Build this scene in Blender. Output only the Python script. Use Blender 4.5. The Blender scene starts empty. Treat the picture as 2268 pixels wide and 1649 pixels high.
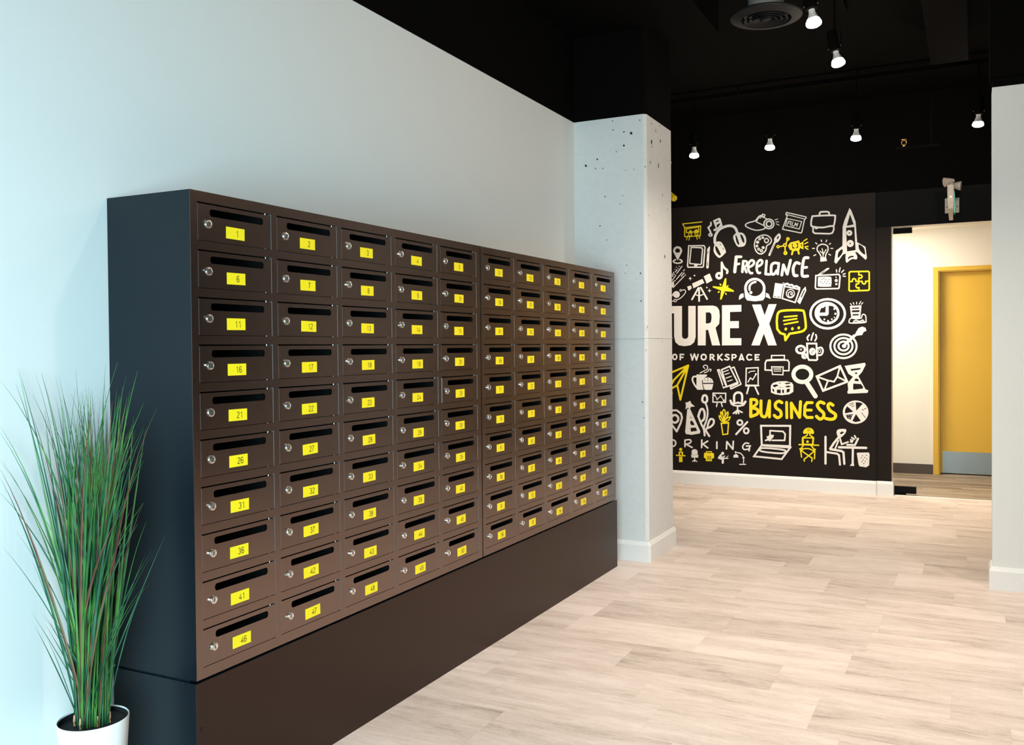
import bpy, bmesh, math, random
from mathutils import Vector, Matrix
from mathutils.geometry import tessellate_polygon
random.seed(7)
S = bpy.context.scene
C = S.collection

# ------------------------------------------------------------------ camera
W, H = 2268.0, 1649.0
F, YAW, PIT, ROL, CX, EYE, PX, PY = 1982.81, .451450, -.015718, -.0084545, 2.295835, 1.34, 60.0, -25.362
fw = Vector((-math.sin(YAW)*math.cos(PIT), math.cos(YAW)*math.cos(PIT), math.sin(PIT)))
rt0 = Vector((math.cos(YAW), math.sin(YAW), 0)); up0 = rt0.cross(fw)
rt = math.cos(ROL)*rt0 + math.sin(ROL)*up0
up = -math.sin(ROL)*rt0 + math.cos(ROL)*up0
eye = Vector((CX, 0, EYE))
cam = bpy.data.cameras.new('camera'); cam_o = bpy.data.objects.new('camera', cam); C.objects.link(cam_o)
cam_o.matrix_world = Matrix(((rt.x, up.x, -fw.x, eye.x), (rt.y, up.y, -fw.y, eye.y), (rt.z, up.z, -fw.z, eye.z), (0, 0, 0, 1)))
cam.sensor_fit = 'HORIZONTAL'; cam.sensor_width = 36.0; cam.lens = 36.0*F/W
cam.shift_x = -PX/W; cam.shift_y = PY/W
cam.clip_start = .02
S.camera = cam_o

def ray(px, py):
    return fw + rt*((px-W/2-PX)/F) - up*((py-H/2-PY)/F)
def at(px, py, axis, val):
    """the point of a plane of the room (axis = val) behind a pixel of the photograph"""
    d = ray(px, py)
    return eye + d*((val-eye[axis])/d[axis])

# ------------------------------------------------------------------ world, daylight, exposure
wd = bpy.data.worlds.new('world'); S.world = wd; wd.use_nodes = True
bg = wd.node_tree.nodes['Background']; bg.inputs[0].default_value = (.55, .83, 1, 1); bg.inputs[1].default_value = .15
S.view_settings.view_transform = 'Standard'; S.view_settings.look = 'None'
S.view_settings.exposure = 0.0; S.view_settings.gamma = 1; S.view_settings.use_curve_mapping = False

def light(name, kind, loc, energy, col, parent=None, **kw):
    l = bpy.data.lights.new(name, kind); l.energy = energy; l.color = col
    aim = kw.pop('aim', None)
    for k, v in kw.items(): setattr(l, k, v)
    o = bpy.data.objects.new(name, l); C.objects.link(o); o.location = loc
    if aim is not None:
        o.rotation_euler = (Vector(aim)-Vector(loc)).to_track_quat('-Z', 'Y').to_euler()
    if parent: o.parent = parent
    return o
DAY = (.57, .875, 1.0)
WARM = (1.0, .87, .74)
WARM_M = (1.0, .85, .67)
# the shop window behind the camera, at the front end of the room
light('window_daylight', 'AREA', (2.2, -1.5, 1.2), 100, DAY, shape='RECTANGLE', size=1.8, size_y=2.0, spread=math.radians(105), aim=(0, 1.6, .95))
# the corridor's own ceiling panel
light('corridor_light', 'AREA', (1.2, 9.3, 2.47), 43, (1, .91, .77), shape='RECTANGLE', size=.5, size_y=.5, aim=(1.25, 9.35, 0))

# ------------------------------------------------------------------ materials
def nodes(name):
    m = bpy.data.materials.new(name); m.use_nodes = True
    nt = m.node_tree; return m, nt, nt.nodes['Principled BSDF']
def mat(name, col, rough=.6, metal=0, spec=.5, bump=0, scale=300, emit=None, estr=0, var=0):
    m, nt, b = nodes(name)
    b.inputs['Base Color'].default_value = (*col, 1); b.inputs['Roughness'].default_value = rough
    b.inputs['Metallic'].default_value = metal; b.inputs['Specular IOR Level'].default_value = spec
    if emit: b.inputs['Emission Color'].default_value = (*emit, 1); b.inputs['Emission Strength'].default_value = estr
    tc = nt.nodes.new('ShaderNodeTexCoord')
    n = nt.nodes.new('ShaderNodeTexNoise'); n.inputs['Scale'].default_value = scale; n.inputs['Detail'].default_value = 3
    nt.links.new(tc.outputs['Object'], n.inputs['Vector'])
    if bump:
        bp = nt.nodes.new('ShaderNodeBump'); bp.inputs['Strength'].default_value = bump; bp.inputs['Distance'].default_value = .002
        nt.links.new(n.outputs[0], bp.inputs['Height']); nt.links.new(bp.outputs[0], b.inputs['Normal'])
    if var:
        mr = nt.nodes.new('ShaderNodeMapRange'); mr.inputs[3].default_value = 1-var; mr.inputs[4].default_value = 1+var
        mx = nt.nodes.new('ShaderNodeMix'); mx.data_type = 'RGBA'; mx.blend_type = 'MULTIPLY'; mx.inputs[0].default_value = 1
        mx.inputs[6].default_value = (*col, 1)
        nt.links.new(n.outputs[0], mr.inputs[0]); nt.links.new(mr.outputs[0], mx.inputs[7]); nt.links.new(mx.outputs[2], b.inputs['Base Color'])
    return m
M = {}
M['white'] = mat('white_wall_paint', (.80, .80, .77), .7, bump=.05, scale=180)
M['black'] = mat('black_ceiling_paint', (.0036, .0032, .0029), .85, spec=.02, bump=.3, scale=25, var=.3)
M['concrete'] = mat('painted_concrete', (.74, .745, .73), .75, bump=.7, scale=28, var=.05)
M['pit'] = mat('concrete_pit', (.03, .028, .026), .9)
M['trim'] = mat('white_trim_paint', (.86, .85, .83), .45)
M['panel'] = mat('dark_brown_wall_paint', (.0135, .0086, .0062), .6, spec=.15, bump=.12, scale=220)
M['ink'] = mat('white_wall_vinyl', (.86, .82, .78), .6)
M['yink'] = mat('yellow_wall_vinyl', (.93, .72, .0), .6)
M['lintel'] = mat('near_black_wall_paint', (.0020, .0019, .0022), .6, spec=.10)
M['cream'] = mat('cream_corridor_paint', (.84, .80, .72), .7)
M['brownbase'] = mat('brown_vinyl_baseboard', (.075, .052, .042), .5)
M['steelbox'] = mat('dark_brown_metallic_powder_coat', (.235, .175, .152), .27, metal=1, spec=.5, bump=.10, scale=900)
M['sidepanel'] = mat('dark_smooth_side_panel', (.0016, .0060, .0105), .30, spec=.30)
M['plinth'] = mat('dark_brown_satin_metal', (.055, .034, .027), .40, metal=.85)
M['inside'] = mat('mailbox_inside', (.006, .006, .006), .8, spec=.2)
M['chrome'] = mat('lock_chrome', (.80, .78, .75), .28, metal=1)
M['pin'] = mat('hinge_steel', (.7, .7, .7), .35, metal=1)
M['tape'] = mat('yellow_label_tape', (.96, .77, .008), .5)
M['digit'] = mat('label_print', (.05, .035, .01), .7)
M['ydoor'] = mat('yellow_door_paint', (.72, .44, .045), .5, bump=.1, scale=90)
M['kick'] = mat('brushed_steel', (.36, .40, .40), .42, metal=.9, var=.08, scale=40)
M['blackmetal'] = mat('black_anodised_metal', (.003, .003, .003), .7, spec=.15)
M['bulbneck'] = mat('white_bulb_neck', (.8, .78, .74), .5)
M['bulb'] = mat('lit_bulb_glass', (1, .9, .75), .3, emit=(1, .86, .70), estr=190)
M['pilot'] = mat('lit_indicator', (1, .9, .75), .3, emit=(1, .83, .6), estr=12)
M['duct'] = mat('diffuser_paint', (.008, .008, .009), .6, spec=.12)
M['galv'] = mat('galvanised_duct', (.30, .28, .26), .5, metal=.3)
M['pot'] = mat('white_glazed_pot', (.88, .88, .86), .3)
M['soil'] = mat('black_pot_liner', (.012, .012, .014), .7)
M['stub'] = mat('cane_stub', (.62, .34, .17), .7)
M['lampcase'] = mat('cream_plastic', (.58, .50, .43), .45)
M['green'] = mat('lit_green_acrylic', (.2, .8, .55), .3, emit=(.35, 1, .72), estr=.22)
M['brass'] = mat('brass', (.75, .5, .16), .35, metal=1)
M['yellow'] = mat('yellow_enamel', (.72, .50, .0), .45)

def blade_mat(name, c0, c1, c2):
    m, nt, b = nodes(name); b.inputs['Roughness'].default_value = .42
    tc = nt.nodes.new('ShaderNodeTexCoord'); n = nt.nodes.new('ShaderNodeTexNoise'); n.inputs['Scale'].default_value = 9
    r = nt.nodes.new('ShaderNodeValToRGB'); e = r.color_ramp.elements
    e[0].position = .35; e[0].color = (*c0, 1); e[1].position = .68; e[1].color = (*c2, 1); k = e.new(.52); k.color = (*c1, 1)
    nt.links.new(tc.outputs['Object'], n.inputs['Vector']); nt.links.new(n.outputs[0], r.inputs[0]); nt.links.new(r.outputs[0], b.inputs['Base Color'])
    return m
M['blade'] = blade_mat('green_grass_blade', (.012, .095, .025), (.04, .17, .025), (.10, .25, .04))
M['teal'] = blade_mat('deep_green_grass_blade', (.004, .055, .028), (.008, .09, .04), (.03, .15, .065))
M['dry'] = blade_mat('brown_grass_blade', (.10, .028, .02), (.17, .075, .04), (.12, .14, .04))

def math_node(nt, op, a, b=None, c=None):
    n = nt.nodes.new('ShaderNodeMath'); n.operation = op
    for i, v in enumerate((a, b, c)):
        if v is None: continue
        if isinstance(v, (int, float)): n.inputs[i].default_value = v
        else: nt.links.new(v, n.inputs[i])
    return n.outputs[0]
def plank_floor(name, light_c, mid_c, dark_c, pw, pl, yo, dark_amt):
    m, nt, b = nodes(name)
    b.inputs['Roughness'].default_value = .5; b.inputs['Specular IOR Level'].default_value = .35
    tc = nt.nodes.new('ShaderNodeTexCoord'); sp = nt.nodes.new('ShaderNodeSeparateXYZ'); nt.links.new(tc.outputs['Object'], sp.inputs[0])
    mm = lambda *a: math_node(nt, *a)
    v = mm('DIVIDE', mm('SUBTRACT', sp.outputs[1], yo), pw); row = mm('FLOOR', v); fv = mm('FRACT', v)
    wn = nt.nodes.new('ShaderNodeTexWhiteNoise'); wn.noise_dimensions = '1D'; nt.links.new(row, wn.inputs['W'])
    u = mm('ADD', mm('DIVIDE', sp.outputs[0], pl), mm('MULTIPLY', wn.outputs['Value'], 7.0)); col = mm('FLOOR', u); fu = mm('FRACT', u)
    wn2 = nt.nodes.new('ShaderNodeTexWhiteNoise'); wn2.noise_dimensions = '2D'
    cb = nt.nodes.new('ShaderNodeCombineXYZ'); nt.links.new(row, cb.inputs[0]); nt.links.new(col, cb.inputs[1]); nt.links.new(cb.outputs[0], wn2.inputs['Vector'])
    pid = wn2.outputs['Value']
    def streak(sx, sy, detail, rough, shift):
        c3 = nt.nodes.new('ShaderNodeCombineXYZ')
        nt.links.new(mm('ADD', mm('MULTIPLY', sp.outputs[0], sx), mm('MULTIPLY', pid, shift)), c3.inputs[0])
        nt.links.new(mm('MULTIPLY', sp.outputs[1], sy), c3.inputs[1]); nt.links.new(mm('MULTIPLY', pid, 13.0), c3.inputs[2])
        n = nt.nodes.new('ShaderNodeTexNoise'); n.inputs['Scale'].default_value = 1; n.inputs['Detail'].default_value = detail; n.inputs['Roughness'].default_value = rough
        n.inputs['Distortion'].default_value = .35
        nt.links.new(c3.outputs[0], n.inputs['Vector']); return n.outputs[0]
    big = streak(1.7, 9.5, 14, .76, 31.0); fine = streak(11, 70, 8, .75, 17.0); grit = streak(70, 150, 4, .7, 9.0)
    r1 = nt.nodes.new('ShaderNodeValToRGB'); e = r1.color_ramp.elements
    e[0].position = .345; e[0].color = (*dark_c, 1); e[1].position = .585; e[1].color = (*light_c, 1); k = e.new(.455); k.color = (*mid_c, 1)
    mixv = mm('ADD', mm('ADD', mm('MULTIPLY', big, .66), mm('MULTIPLY', fine, .20)), mm('MULTIPLY', grit, .14))
    mixv = mm('ADD', mixv, mm('MULTIPLY', mm('SUBTRACT', pid, .5), dark_amt))
    nt.links.new(mixv, r1.inputs[0])
    # joints
    ju = mm('LESS_THAN', fu, .0022/pl); jv = mm('LESS_THAN', fv, .0016/pw); j = mm('MAXIMUM', ju, jv)
    tint = mm('ADD', .95, mm('MULTIPLY', pid, .09))
    fac = mm('MULTIPLY', tint, mm('SUBTRACT', 1.0, mm('MULTIPLY', j, .07)))
    mx = nt.nodes.new('ShaderNodeMix'); mx.data_type = 'RGBA'; mx.blend_type = 'MULTIPLY'; mx.inputs[0].default_value = 1
    nt.links.new(r1.outputs[0], mx.inputs[6]); nt.links.new(fac, mx.inputs[7]); nt.links.new(mx.outputs[2], b.inputs['Base Color'])
    bp = nt.nodes.new('ShaderNodeBump'); bp.inputs['Strength'].default_value = .12; bp.inputs['Distance'].default_value = .002
    nt.links.new(fine, bp.inputs['Height']); nt.links.new(bp.outputs[0], b.inputs['Normal'])
    return m
M['floor'] = plank_floor('pale_streaked_plank_floor', (.72, .632, .582), (.58, .490, .435), (.31, .258, .222), .3025, .64, 4.10, .07)
M['cfloor'] = plank_floor('striped_corridor_floor', (.33, .265, .205), (.20, .155, .115), (.10, .072, .05), .065, .8, 0, .14)
m, nt, b = nodes('clear_glass')
for k, v in (('Base Color', (.97, 1, .98, 1)), ('Roughness', 0), ('Transmission Weight', 1), ('IOR', 1.0)): b.inputs[k].default_value = v
b.inputs['Alpha'].default_value = .12; b.inputs['Specular IOR Level'].default_value = .5
M['glass'] = m

# ------------------------------------------------------------------ mesh helpers
class MB:
    def __init__(s): s.v = []; s.f = []; s.m = []
    def add(s, vs, fs, mi=0):
        o = len(s.v); s.v += [tuple(v) for v in vs]
        for f in fs: s.f.append([o+i for i in f]); s.m.append(mi)
        return s
    def box(s, x0, x1, y0, y1, z0, z1, mi=0, face=None):
        v = [(x, y, z) for z in (z0, z1) for y in (y0, y1) for x in (x0, x1)]
        fs = {'-z': (0, 2, 3, 1), '+z': (4, 5, 7, 6), '-y': (0, 1, 5, 4), '+y': (2, 6, 7, 3), '-x': (0, 4, 6, 2), '+x': (1, 3, 7, 5)}
        o = len(s.v); s.v += v
        for k, f in fs.items():
            s.f.append([o+i for i in f]); s.m.append((face or {}).get(k, mi))
        return s
    def lathe(s, prof, loc, axis=(0, 0, 1), n=24, mi=0, cap=True):
        q = Vector(axis).to_track_quat('Z', 'Y'); loc = Vector(loc); vs = []
        for (r, z) in prof:
            for k in range(n):
                a = 2*math.pi*k/n; vs.append(loc + q @ Vector((r*math.cos(a), r*math.sin(a), z)))
        fs = [(i*n+k, i*n+(k+1) % n, (i+1)*n+(k+1) % n, (i+1)*n+k) for i in range(len(prof)-1) for k in range(n)]
        if cap: fs += [tuple(reversed(range(n))), tuple(range((len(prof)-1)*n, len(prof)*n))]
        return s.add(vs, fs, mi)
    def tube(s, pts, r, n=10, mi=0):
        pts = [Vector(p) for p in pts]; vs = []
        for i, p in enumerate(pts):
            d = (pts[min(i+1, len(pts)-1)]-pts[max(i-1, 0)]).normalized(); q = d.to_track_quat('Z', 'Y')
            rr = r[i] if isinstance(r, (list, tuple)) else r
            vs += [p + q @ Vector((rr*math.cos(2*math.pi*k/n), rr*math.sin(2*math.pi*k/n), 0)) for k in range(n)]
        fs = [(i*n+k, i*n+(k+1) % n, (i+1)*n+(k+1) % n, (i+1)*n+k) for i in range(len(pts)-1) for k in range(n)]
        fs += [tuple(reversed(range(n))), tuple(range((len(pts)-1)*n, len(pts)*n))]
        return s.add(vs, fs, mi)
    def build(s, name, mats, parent=None, smooth=False, loc=None, bevel=0):
        me = bpy.data.meshes.new(name); me.from_pydata(s.v, [], s.f)
        for m in (mats if isinstance(mats, (list, tuple)) else [mats]): me.materials.append(M[m])
        me.polygons.foreach_set('material_index', s.m)
        if smooth: me.polygons.foreach_set('use_smooth', [True]*len(s.f))
        me.update()
        o = bpy.data.objects.new(name, me); C.objects.link(o)
        if smooth:
            bm = bmesh.new(); bm.from_mesh(me)
            for e in bm.edges:
                if len(e.link_faces) == 2 and e.calc_face_angle(0) > math.radians(38): e.smooth = False
            bm.to_mesh(me); bm.free()
        if parent: o.parent = parent
        if loc: o.location = loc
        if bevel:
            md = o.modifiers.new('bevel', 'BEVEL'); md.width = bevel; md.segments = 2; md.limit_method = 'ANGLE'
        return o
def thing(name, label, cat, loc=(0, 0, 0), group=None):
    o = bpy.data.objects.new(name, None); C.objects.link(o); o.location = loc; o.empty_display_size = .1
    return tag(o, label, cat, group)
def tag(o, label, cat, group=None):
    o['label'] = label; o['category'] = cat
    if group: o['group'] = group
    return o
def struct(o, label=None, cat=None):
    o['kind'] = 'structure'
    if label: o['label'] = label
    if cat: o['category'] = cat
    return o

# ------------------------------------------------------------------ setting
D = .3377; Y0, YS, Y1 = 1.8229, 3.4475, 5.0919; ZB, ZT = .4107, 1.7873
ZW = 2.771; YC, XC, YC2 = 5.2742, .4826, 5.7906
YM, ZM, XP, XQ, ZL = 8.4663, 2.6811, 1.5196, 1.6471, 2.3709
YR, XR, ZR = 5.4475, 2.3892, 2.7204
Y2 = 10.0172; ZC = 3.52
struct(MB().box(-3.2, 6.2, -3, YM, -.1, 0).build('floor', 'floor'), 'pale pinkish beige floor of streaked planks', 'floor')
struct(MB().box(-3.2, 6.2, YM, Y2+.3, -.1, -.001).build('floor_corridor', 'cfloor'), 'striped brown floor of the corridor behind the glass', 'floor')
struct(MB().box(-3.2, 6.2, -3, YM+.2, ZC, ZC+.1).build('ceiling', 'black'), 'black painted open ceiling', 'ceiling')
w = MB().box(-.15, 0, -3, YC, 0, ZW).box(-.15, 0, -3, YC, ZW, ZC, 1)
struct(w.build('wall_left', ['white', 'black']), 'pale wall behind the mailboxes, black above', 'wall')
# concrete column: chamfered front edge, form lines, pits, black above the paint line
c = .018
col = MB()
def prism(mb, poly, z0, z1, mi):
    n = len(poly)
    mb.add([(x, y, z0) for x, y in poly]+[(x, y, z1) for x, y in poly],
           [(i, (i+1) % n, n+(i+1) % n, n+i) for i in range(n)]+[tuple(reversed(range(n))), tuple(range(n, 2*n))], mi)
poly = [(-.15, YC), (XC-c, YC), (XC, YC+c), (XC, YC2-.008), (XC-.008, YC2), (-.15, YC2)]
prism(col, poly, 0, ZW, 0); prism(col, poly, ZW, ZC, 1)
for z, h in ((2.560, .006), (1.39, .003)):
    prism(col, [(0, YC-.003), (XC-c, YC-.003), (XC+.002, YC+c), (XC+.002, YC2), (0, YC2)], z, z+h, 0)
rp = random.Random(3)
def pit(px, py, r, side, st=1.0):
    p = at(px, py, 1, YC) if side == 'f' else at(px, py, 0, XC)
    n = 9; vs = []
    for k in range(n):
        a = 2*math.pi*k/n; rr = r*(.7+.6*rp.random())
        d = (rr*math.cos(a), rr*st*math.sin(a))
        vs.append((p.x+d[0], YC-.0012, p.z+d[1]) if side == 'f' else (XC+.0012, p.y+d[0]*1.3, p.z+d[1]))
    col.add(vs, [tuple(range(n))], 2)
for p in ((1357, 268, .004), (1358, 288, .004), (1382, 292, .005), (1398, 295, .008), (1417, 266, .004), (1382, 322, .006), (1323, 353, .005), (1298, 367, .008),
          (1319, 373, .004), (1335, 373, .004), (1365, 336, .0035), (1429, 369, .0035), (1404, 375, .003), (1329, 500, .004), (1419, 605, .005), (1420, 666, .0045),
          (1386, 377, .003), (1340, 435, .004), (1380, 433, .003), (1374, 452, .003), (1344, 531, .003), (1388, 587, .003), (1385, 605, .003), (1423, 890, .004), (1426, 925, .003)):
    pit(*p, 'f')
for p in ((1443, 314, .010, 1.5), (1462, 312, .007, 1.8), (1452, 289, .004, 4), (1444, 325, .005, 1.5), (1442, 274, .004, 1.3), (1461, 279, .004, 1.4), (1440, 359, .005, 2), (1458, 366, .005, 3.5),
          (1467, 432, .004, 2.5), (1436, 477, .004, 1), (1472, 568, .006, 2), (1464, 340, .003, 1), (1474, 353, .003, 1), (1478, 463, .003, 1.5), (1434, 723, .004, 1.4), (1431, 775, .004, 1.4), (1466, 756, .004, 1), (1482, 917, .003, 1.5)):
    pit(p[0], p[1], p[2], 's', p[3])
struct(col.build('column', ['concrete', 'black', 'pit']), 'pale painted concrete column with small dark pits', 'column')
def baseboard(mb, pts, h=.124, t=.015):
    """a moulded board along a polyline in plan, its outside on the right of the walking direction"""
    prof = [(0, 0), (t, 0), (t, h*.82), (t*.35, h), (0, h)]
    P = [Vector((x, y, 0)) for x, y in pts]; rows = []
    for i, p in enumerate(P):
        def nrm(a, b):
            d = (b-a).normalized(); return Vector((d.y, -d.x, 0))
        if i == 0: n = nrm(P[0], P[1])
        elif i == len(P)-1: n = nrm(P[-2], P[-1])
        else:
            n1, n2 = nrm(P[i-1], p), nrm(p, P[i+1]); n = (n1+n2)/(1+n1.dot(n2))
        rows.append([p+n*a+Vector((0, 0, z)) for a, z in prof])
    k = len(prof)
    mb.add([v for r in rows for v in r], [(i*k+j, (i+1)*k+j, (i+1)*k+(j+1) % k, i*k+(j+1) % k) for i in range(len(P)-1) for j in range(k)] +
           [tuple(range(k)), tuple(reversed(range((len(P)-1)*k, len(P)*k)))])
    return mb
struct(baseboard(MB(), [(0, YC), (XC-.004, YC), (XC, YC+.006), (XC, YC2), (-.15, YC2)]).build('baseboard_column', 'trim'), 'white baseboard round the concrete column', 'baseboard')
# far wall: near-black over the opening, brown strip beside it, black above, cream inside the opening
T = .15
w = MB()
fc = {'+x': 2, '-x': 2, '+y': 2, '-z': 2}
w.box(-3.2, XP, YM, YM+T, 0, ZM, 0, fc).box(XP, XQ, YM, YM+T, 0, ZL, 0, fc).box(XP, 6.2, YM, YM+T, ZL, ZM, 1, fc).box(-3.2, 6.2, YM, YM+T, ZM, ZC, 3)
w.box(2.75, 6.2, YM, YM+T, 0, ZL, 1, fc)
struct(w.build('wall_back', ['panel', 'lintel', 'cream', 'black']), 'dark far wall with the doorway opening', 'wall')
bb = baseboard(MB(), [(-3.2, YM-.018), (XP, YM-.018)]); baseboard(bb, [(XP+.0005, YM), (XQ, YM), (XQ, YM+T)])
struct(bb.build('baseboard_back', 'trim'), 'white baseboard under the dark mural wall', 'baseboard')
struct(MB().box(XQ, 2.75, YM, YM+.03, 0, .004).build('trim_1', 'trim'), 'pale threshold strip on the floor of the doorway', 'trim')
# right-hand partition and the beam over it
XE = 2.95
w = MB().box(XR, XE, YR, YR+.16, 0, ZR)
struct(w.build('wall_right', 'white'), 'pale partition wall at the right edge', 'wall')
w = MB().box(XR-.012, 6.2, YR-.012, YR+.17, ZR+.05, ZC).box(XR+.002, XE, YR-.001, YR+.16, ZR, ZR+.05)
struct(w.build('beam', 'black'), 'black painted beam above the right partition', 'beam')
bb = baseboard(MB(), [(XE, YR+.16), (XR, YR+.16), (XR, YR), (XE, YR), (XE, YR+.16)])
struct(bb.build('baseboard_right', 'trim'), 'white baseboard under the right partition', 'baseboard')
struct(MB().box(6.2, 6.3, -3, YM+.2, 0, ZC).build('wall_far_right', 'black'), 'dark wall on the far right side of the room', 'wall')
# black ceiling bulkheads / ducts
struct(MB().box(0, .86, -3, 5.27, 3.3, ZC).box(XC+.001, .86, 5.27, 5.585, 3.3, ZC).build('ceiling_bulkhead', 'black'), 'black bulkhead under the ceiling above the mailbox wall', 'bulkhead')
tag(MB().box(2.03, 2.27, 1.0, 6.92, 3.3, ZC).build('ceiling_duct', 'black', bevel=.004), 'black rectangular duct hanging under the ceiling at upper right', 'duct')
# corridor behind the opening
w = MB().box(-3.2, 1.94, Y2, Y2+.1, 0, 2.6).box(1.94, 2.95, Y2, Y2+.1, 2.11, 2.6).box(2.95, 6.2, Y2, Y2+.1, 0, 2.6).box(1.94, 2.95, Y2+.13, Y2+.16, 0, 2.11)
struct(w.build('wall_corridor', 'cream'), 'bright cream wall of the corridor behind the glass', 'wall')
struct(MB().box(-3.2, 6.2, YM+T, Y2+.1, 2.512, 2.6).build('ceiling_corridor', 'cream'), 'cream ceiling of the corridor', 'ceiling')
struct(MB().box(.55, .65, YM+T, Y2, 0, 2.512).build('wall_corridor_left', 'cream'), 'cream end wall of the corridor', 'wall')
struct(MB().box(.65, 1.925, Y2-.012, Y2, 0, .0995).build('baseboard_corridor', 'brownbase'), 'dark brown baseboard in the corridor', 'baseboard')
# yellow corridor door
d2 = bpy.data.objects.new('door_1', None); C.objects.link(d2); d2.location = (2.44, Y2, 0)
struct(d2, 'yellow door with steel kick plate in the corridor', 'door')
o = Vector(d2.location)
def rel(mb): mb.v = [tuple(Vector(v)-o) for v in mb.v]; return mb
xl, xr = 1.9273, 2.953
f = MB().box(xl, xl+.05, Y2-.02, Y2+.12, 0, 2.1188).box(xr-.05, xr, Y2-.02, Y2+.12, 0, 2.1188).box(xl+.05, xr-.05, Y2-.02, Y2+.12, 2.0797, 2.1188)
f.box(xl+.05, xl+.065, Y2+.0, Y2+.12, 0, 2.0797).box(xr-.065, xr-.05, Y2, Y2+.12, 0, 2.0797).box(xl+.065, xr-.065, Y2, Y2+.12, 2.068, 2.0797)
rel(f).build('frame', 'ydoor', d2)
leaf = rel(MB().box(xl+.067, xr-.067, Y2+.07, Y2+.11, .012, 2.066)).build('leaf', 'ydoor', d2)
rel(MB().box(xl+.085, xr-.085, Y2+.067, Y2+.0695, .013, .233)).build('kick_plate', 'kick', leaf)['label'] = 'brushed steel kick plate'
# glass door in the opening
g = bpy.data.objects.new('door_2', None); C.objects.link(g); g.location = (2.1, YM+.1, 0); o = Vector(g.location)
struct(g, 'frameless glass door with black corner fittings', 'door')
gl = MB().box(1.654, 2.70, YM+.095, YM+.107, .012, 2.36); rel(gl).build('pane', 'glass', g)
rel(MB().box(1.656, 1.812, YM+.085, YM+.117, 2.318, 2.366)).build('patch_fitting', 'blackmetal', g, bevel=.001)
rel(MB().box(1.656, 1.843, YM+.085, YM+.117, .012, .073)).build('patch_fitting', 'blackmetal', g, bevel=.001)
rel(MB().box(1.66, 1.76, YM+.09, YM+.112, 0, .012)).build('floor_pivot', 'blackmetal', g)

# ------------------------------------------------------------------ digits for the labels
def arc(cx_, cy_, rx, ry, a0, a1, n=12):
    return [(cx_+rx*math.cos(math.radians(a0+(a1-a0)*k/n)), cy_+ry*math.sin(math.radians(a0+(a1-a0)*k/n))) for k in range(n+1)]
DIG = {'0': [arc(.28, .5, .23, .46, 90, 450, 24)], '1': [[(.10, .74), (.22, .82), (.32, .97), (.32, 0)]],
       '2': [arc(.28, .70, .22, .25, 165, -25)+[(.40, .50), (.14, .22), (.06, .04), (.52, .04)]],
       '3': [arc(.26, .73, .20, .23, 160, -70)+[(.24, .52)]+arc(.26, .27, .23, .24, 75, -160)],
       '4': [[(.40, 0), (.40, .95), (.03, .28), (.54, .28)]], '5': [[(.48, .95), (.14, .95), (.08, .50)]+arc(.27, .31, .23, .27, 135, -160)],
       '6': [arc(.28, .70, .22, .26, 20, 150)+[(.05, .45)]+arc(.28, .30, .23, .26, 180, -180, 22)],
       '7': [[(.05, .95), (.51, .95), (.34, .62), (.22, .30), (.19, 0)]], '8': [arc(.28, .73, .19, .22, -90, 270, 20), arc(.28, .27, .23, .24, 90, 450, 22)],
       '9': [arc(.28, .66, .23, .29, 0, 360, 22)+[(.51, .55)]+arc(.28, .30, .23, .26, 0, -155)]}
glyphs = {}
for ch, lines in DIG.items():
    vs, fs = [], []
    for ln in lines:
        P = [Vector(p) for p in ln]; P = [p for i, p in enumerate(P) if i == 0 or (p-P[i-1]).length > 1e-5]; h = .052; o_ = len(vs); n = len(P)
        for i, p in enumerate(P):
            d1 = (p-P[i-1]).normalized() if i else (P[1]-p).normalized(); d2 = (P[i+1]-p).normalized() if i < n-1 else d1
            n1 = Vector((-d1.y, d1.x)); n2 = Vector((-d2.y, d2.x)); m_ = (n1+n2)/max(.5, 1+n1.dot(n2))
            vs += [(p.x+m_.x*h, p.y+m_.y*h, 0), (p.x-m_.x*h, p.y-m_.y*h, 0)]
        fs += [(o_+2*i, o_+2*i+1, o_+2*i+3, o_+2*i+2) for i in range(n-1)]
    glyphs[ch] = (vs, fs)
gh = 1.0

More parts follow.
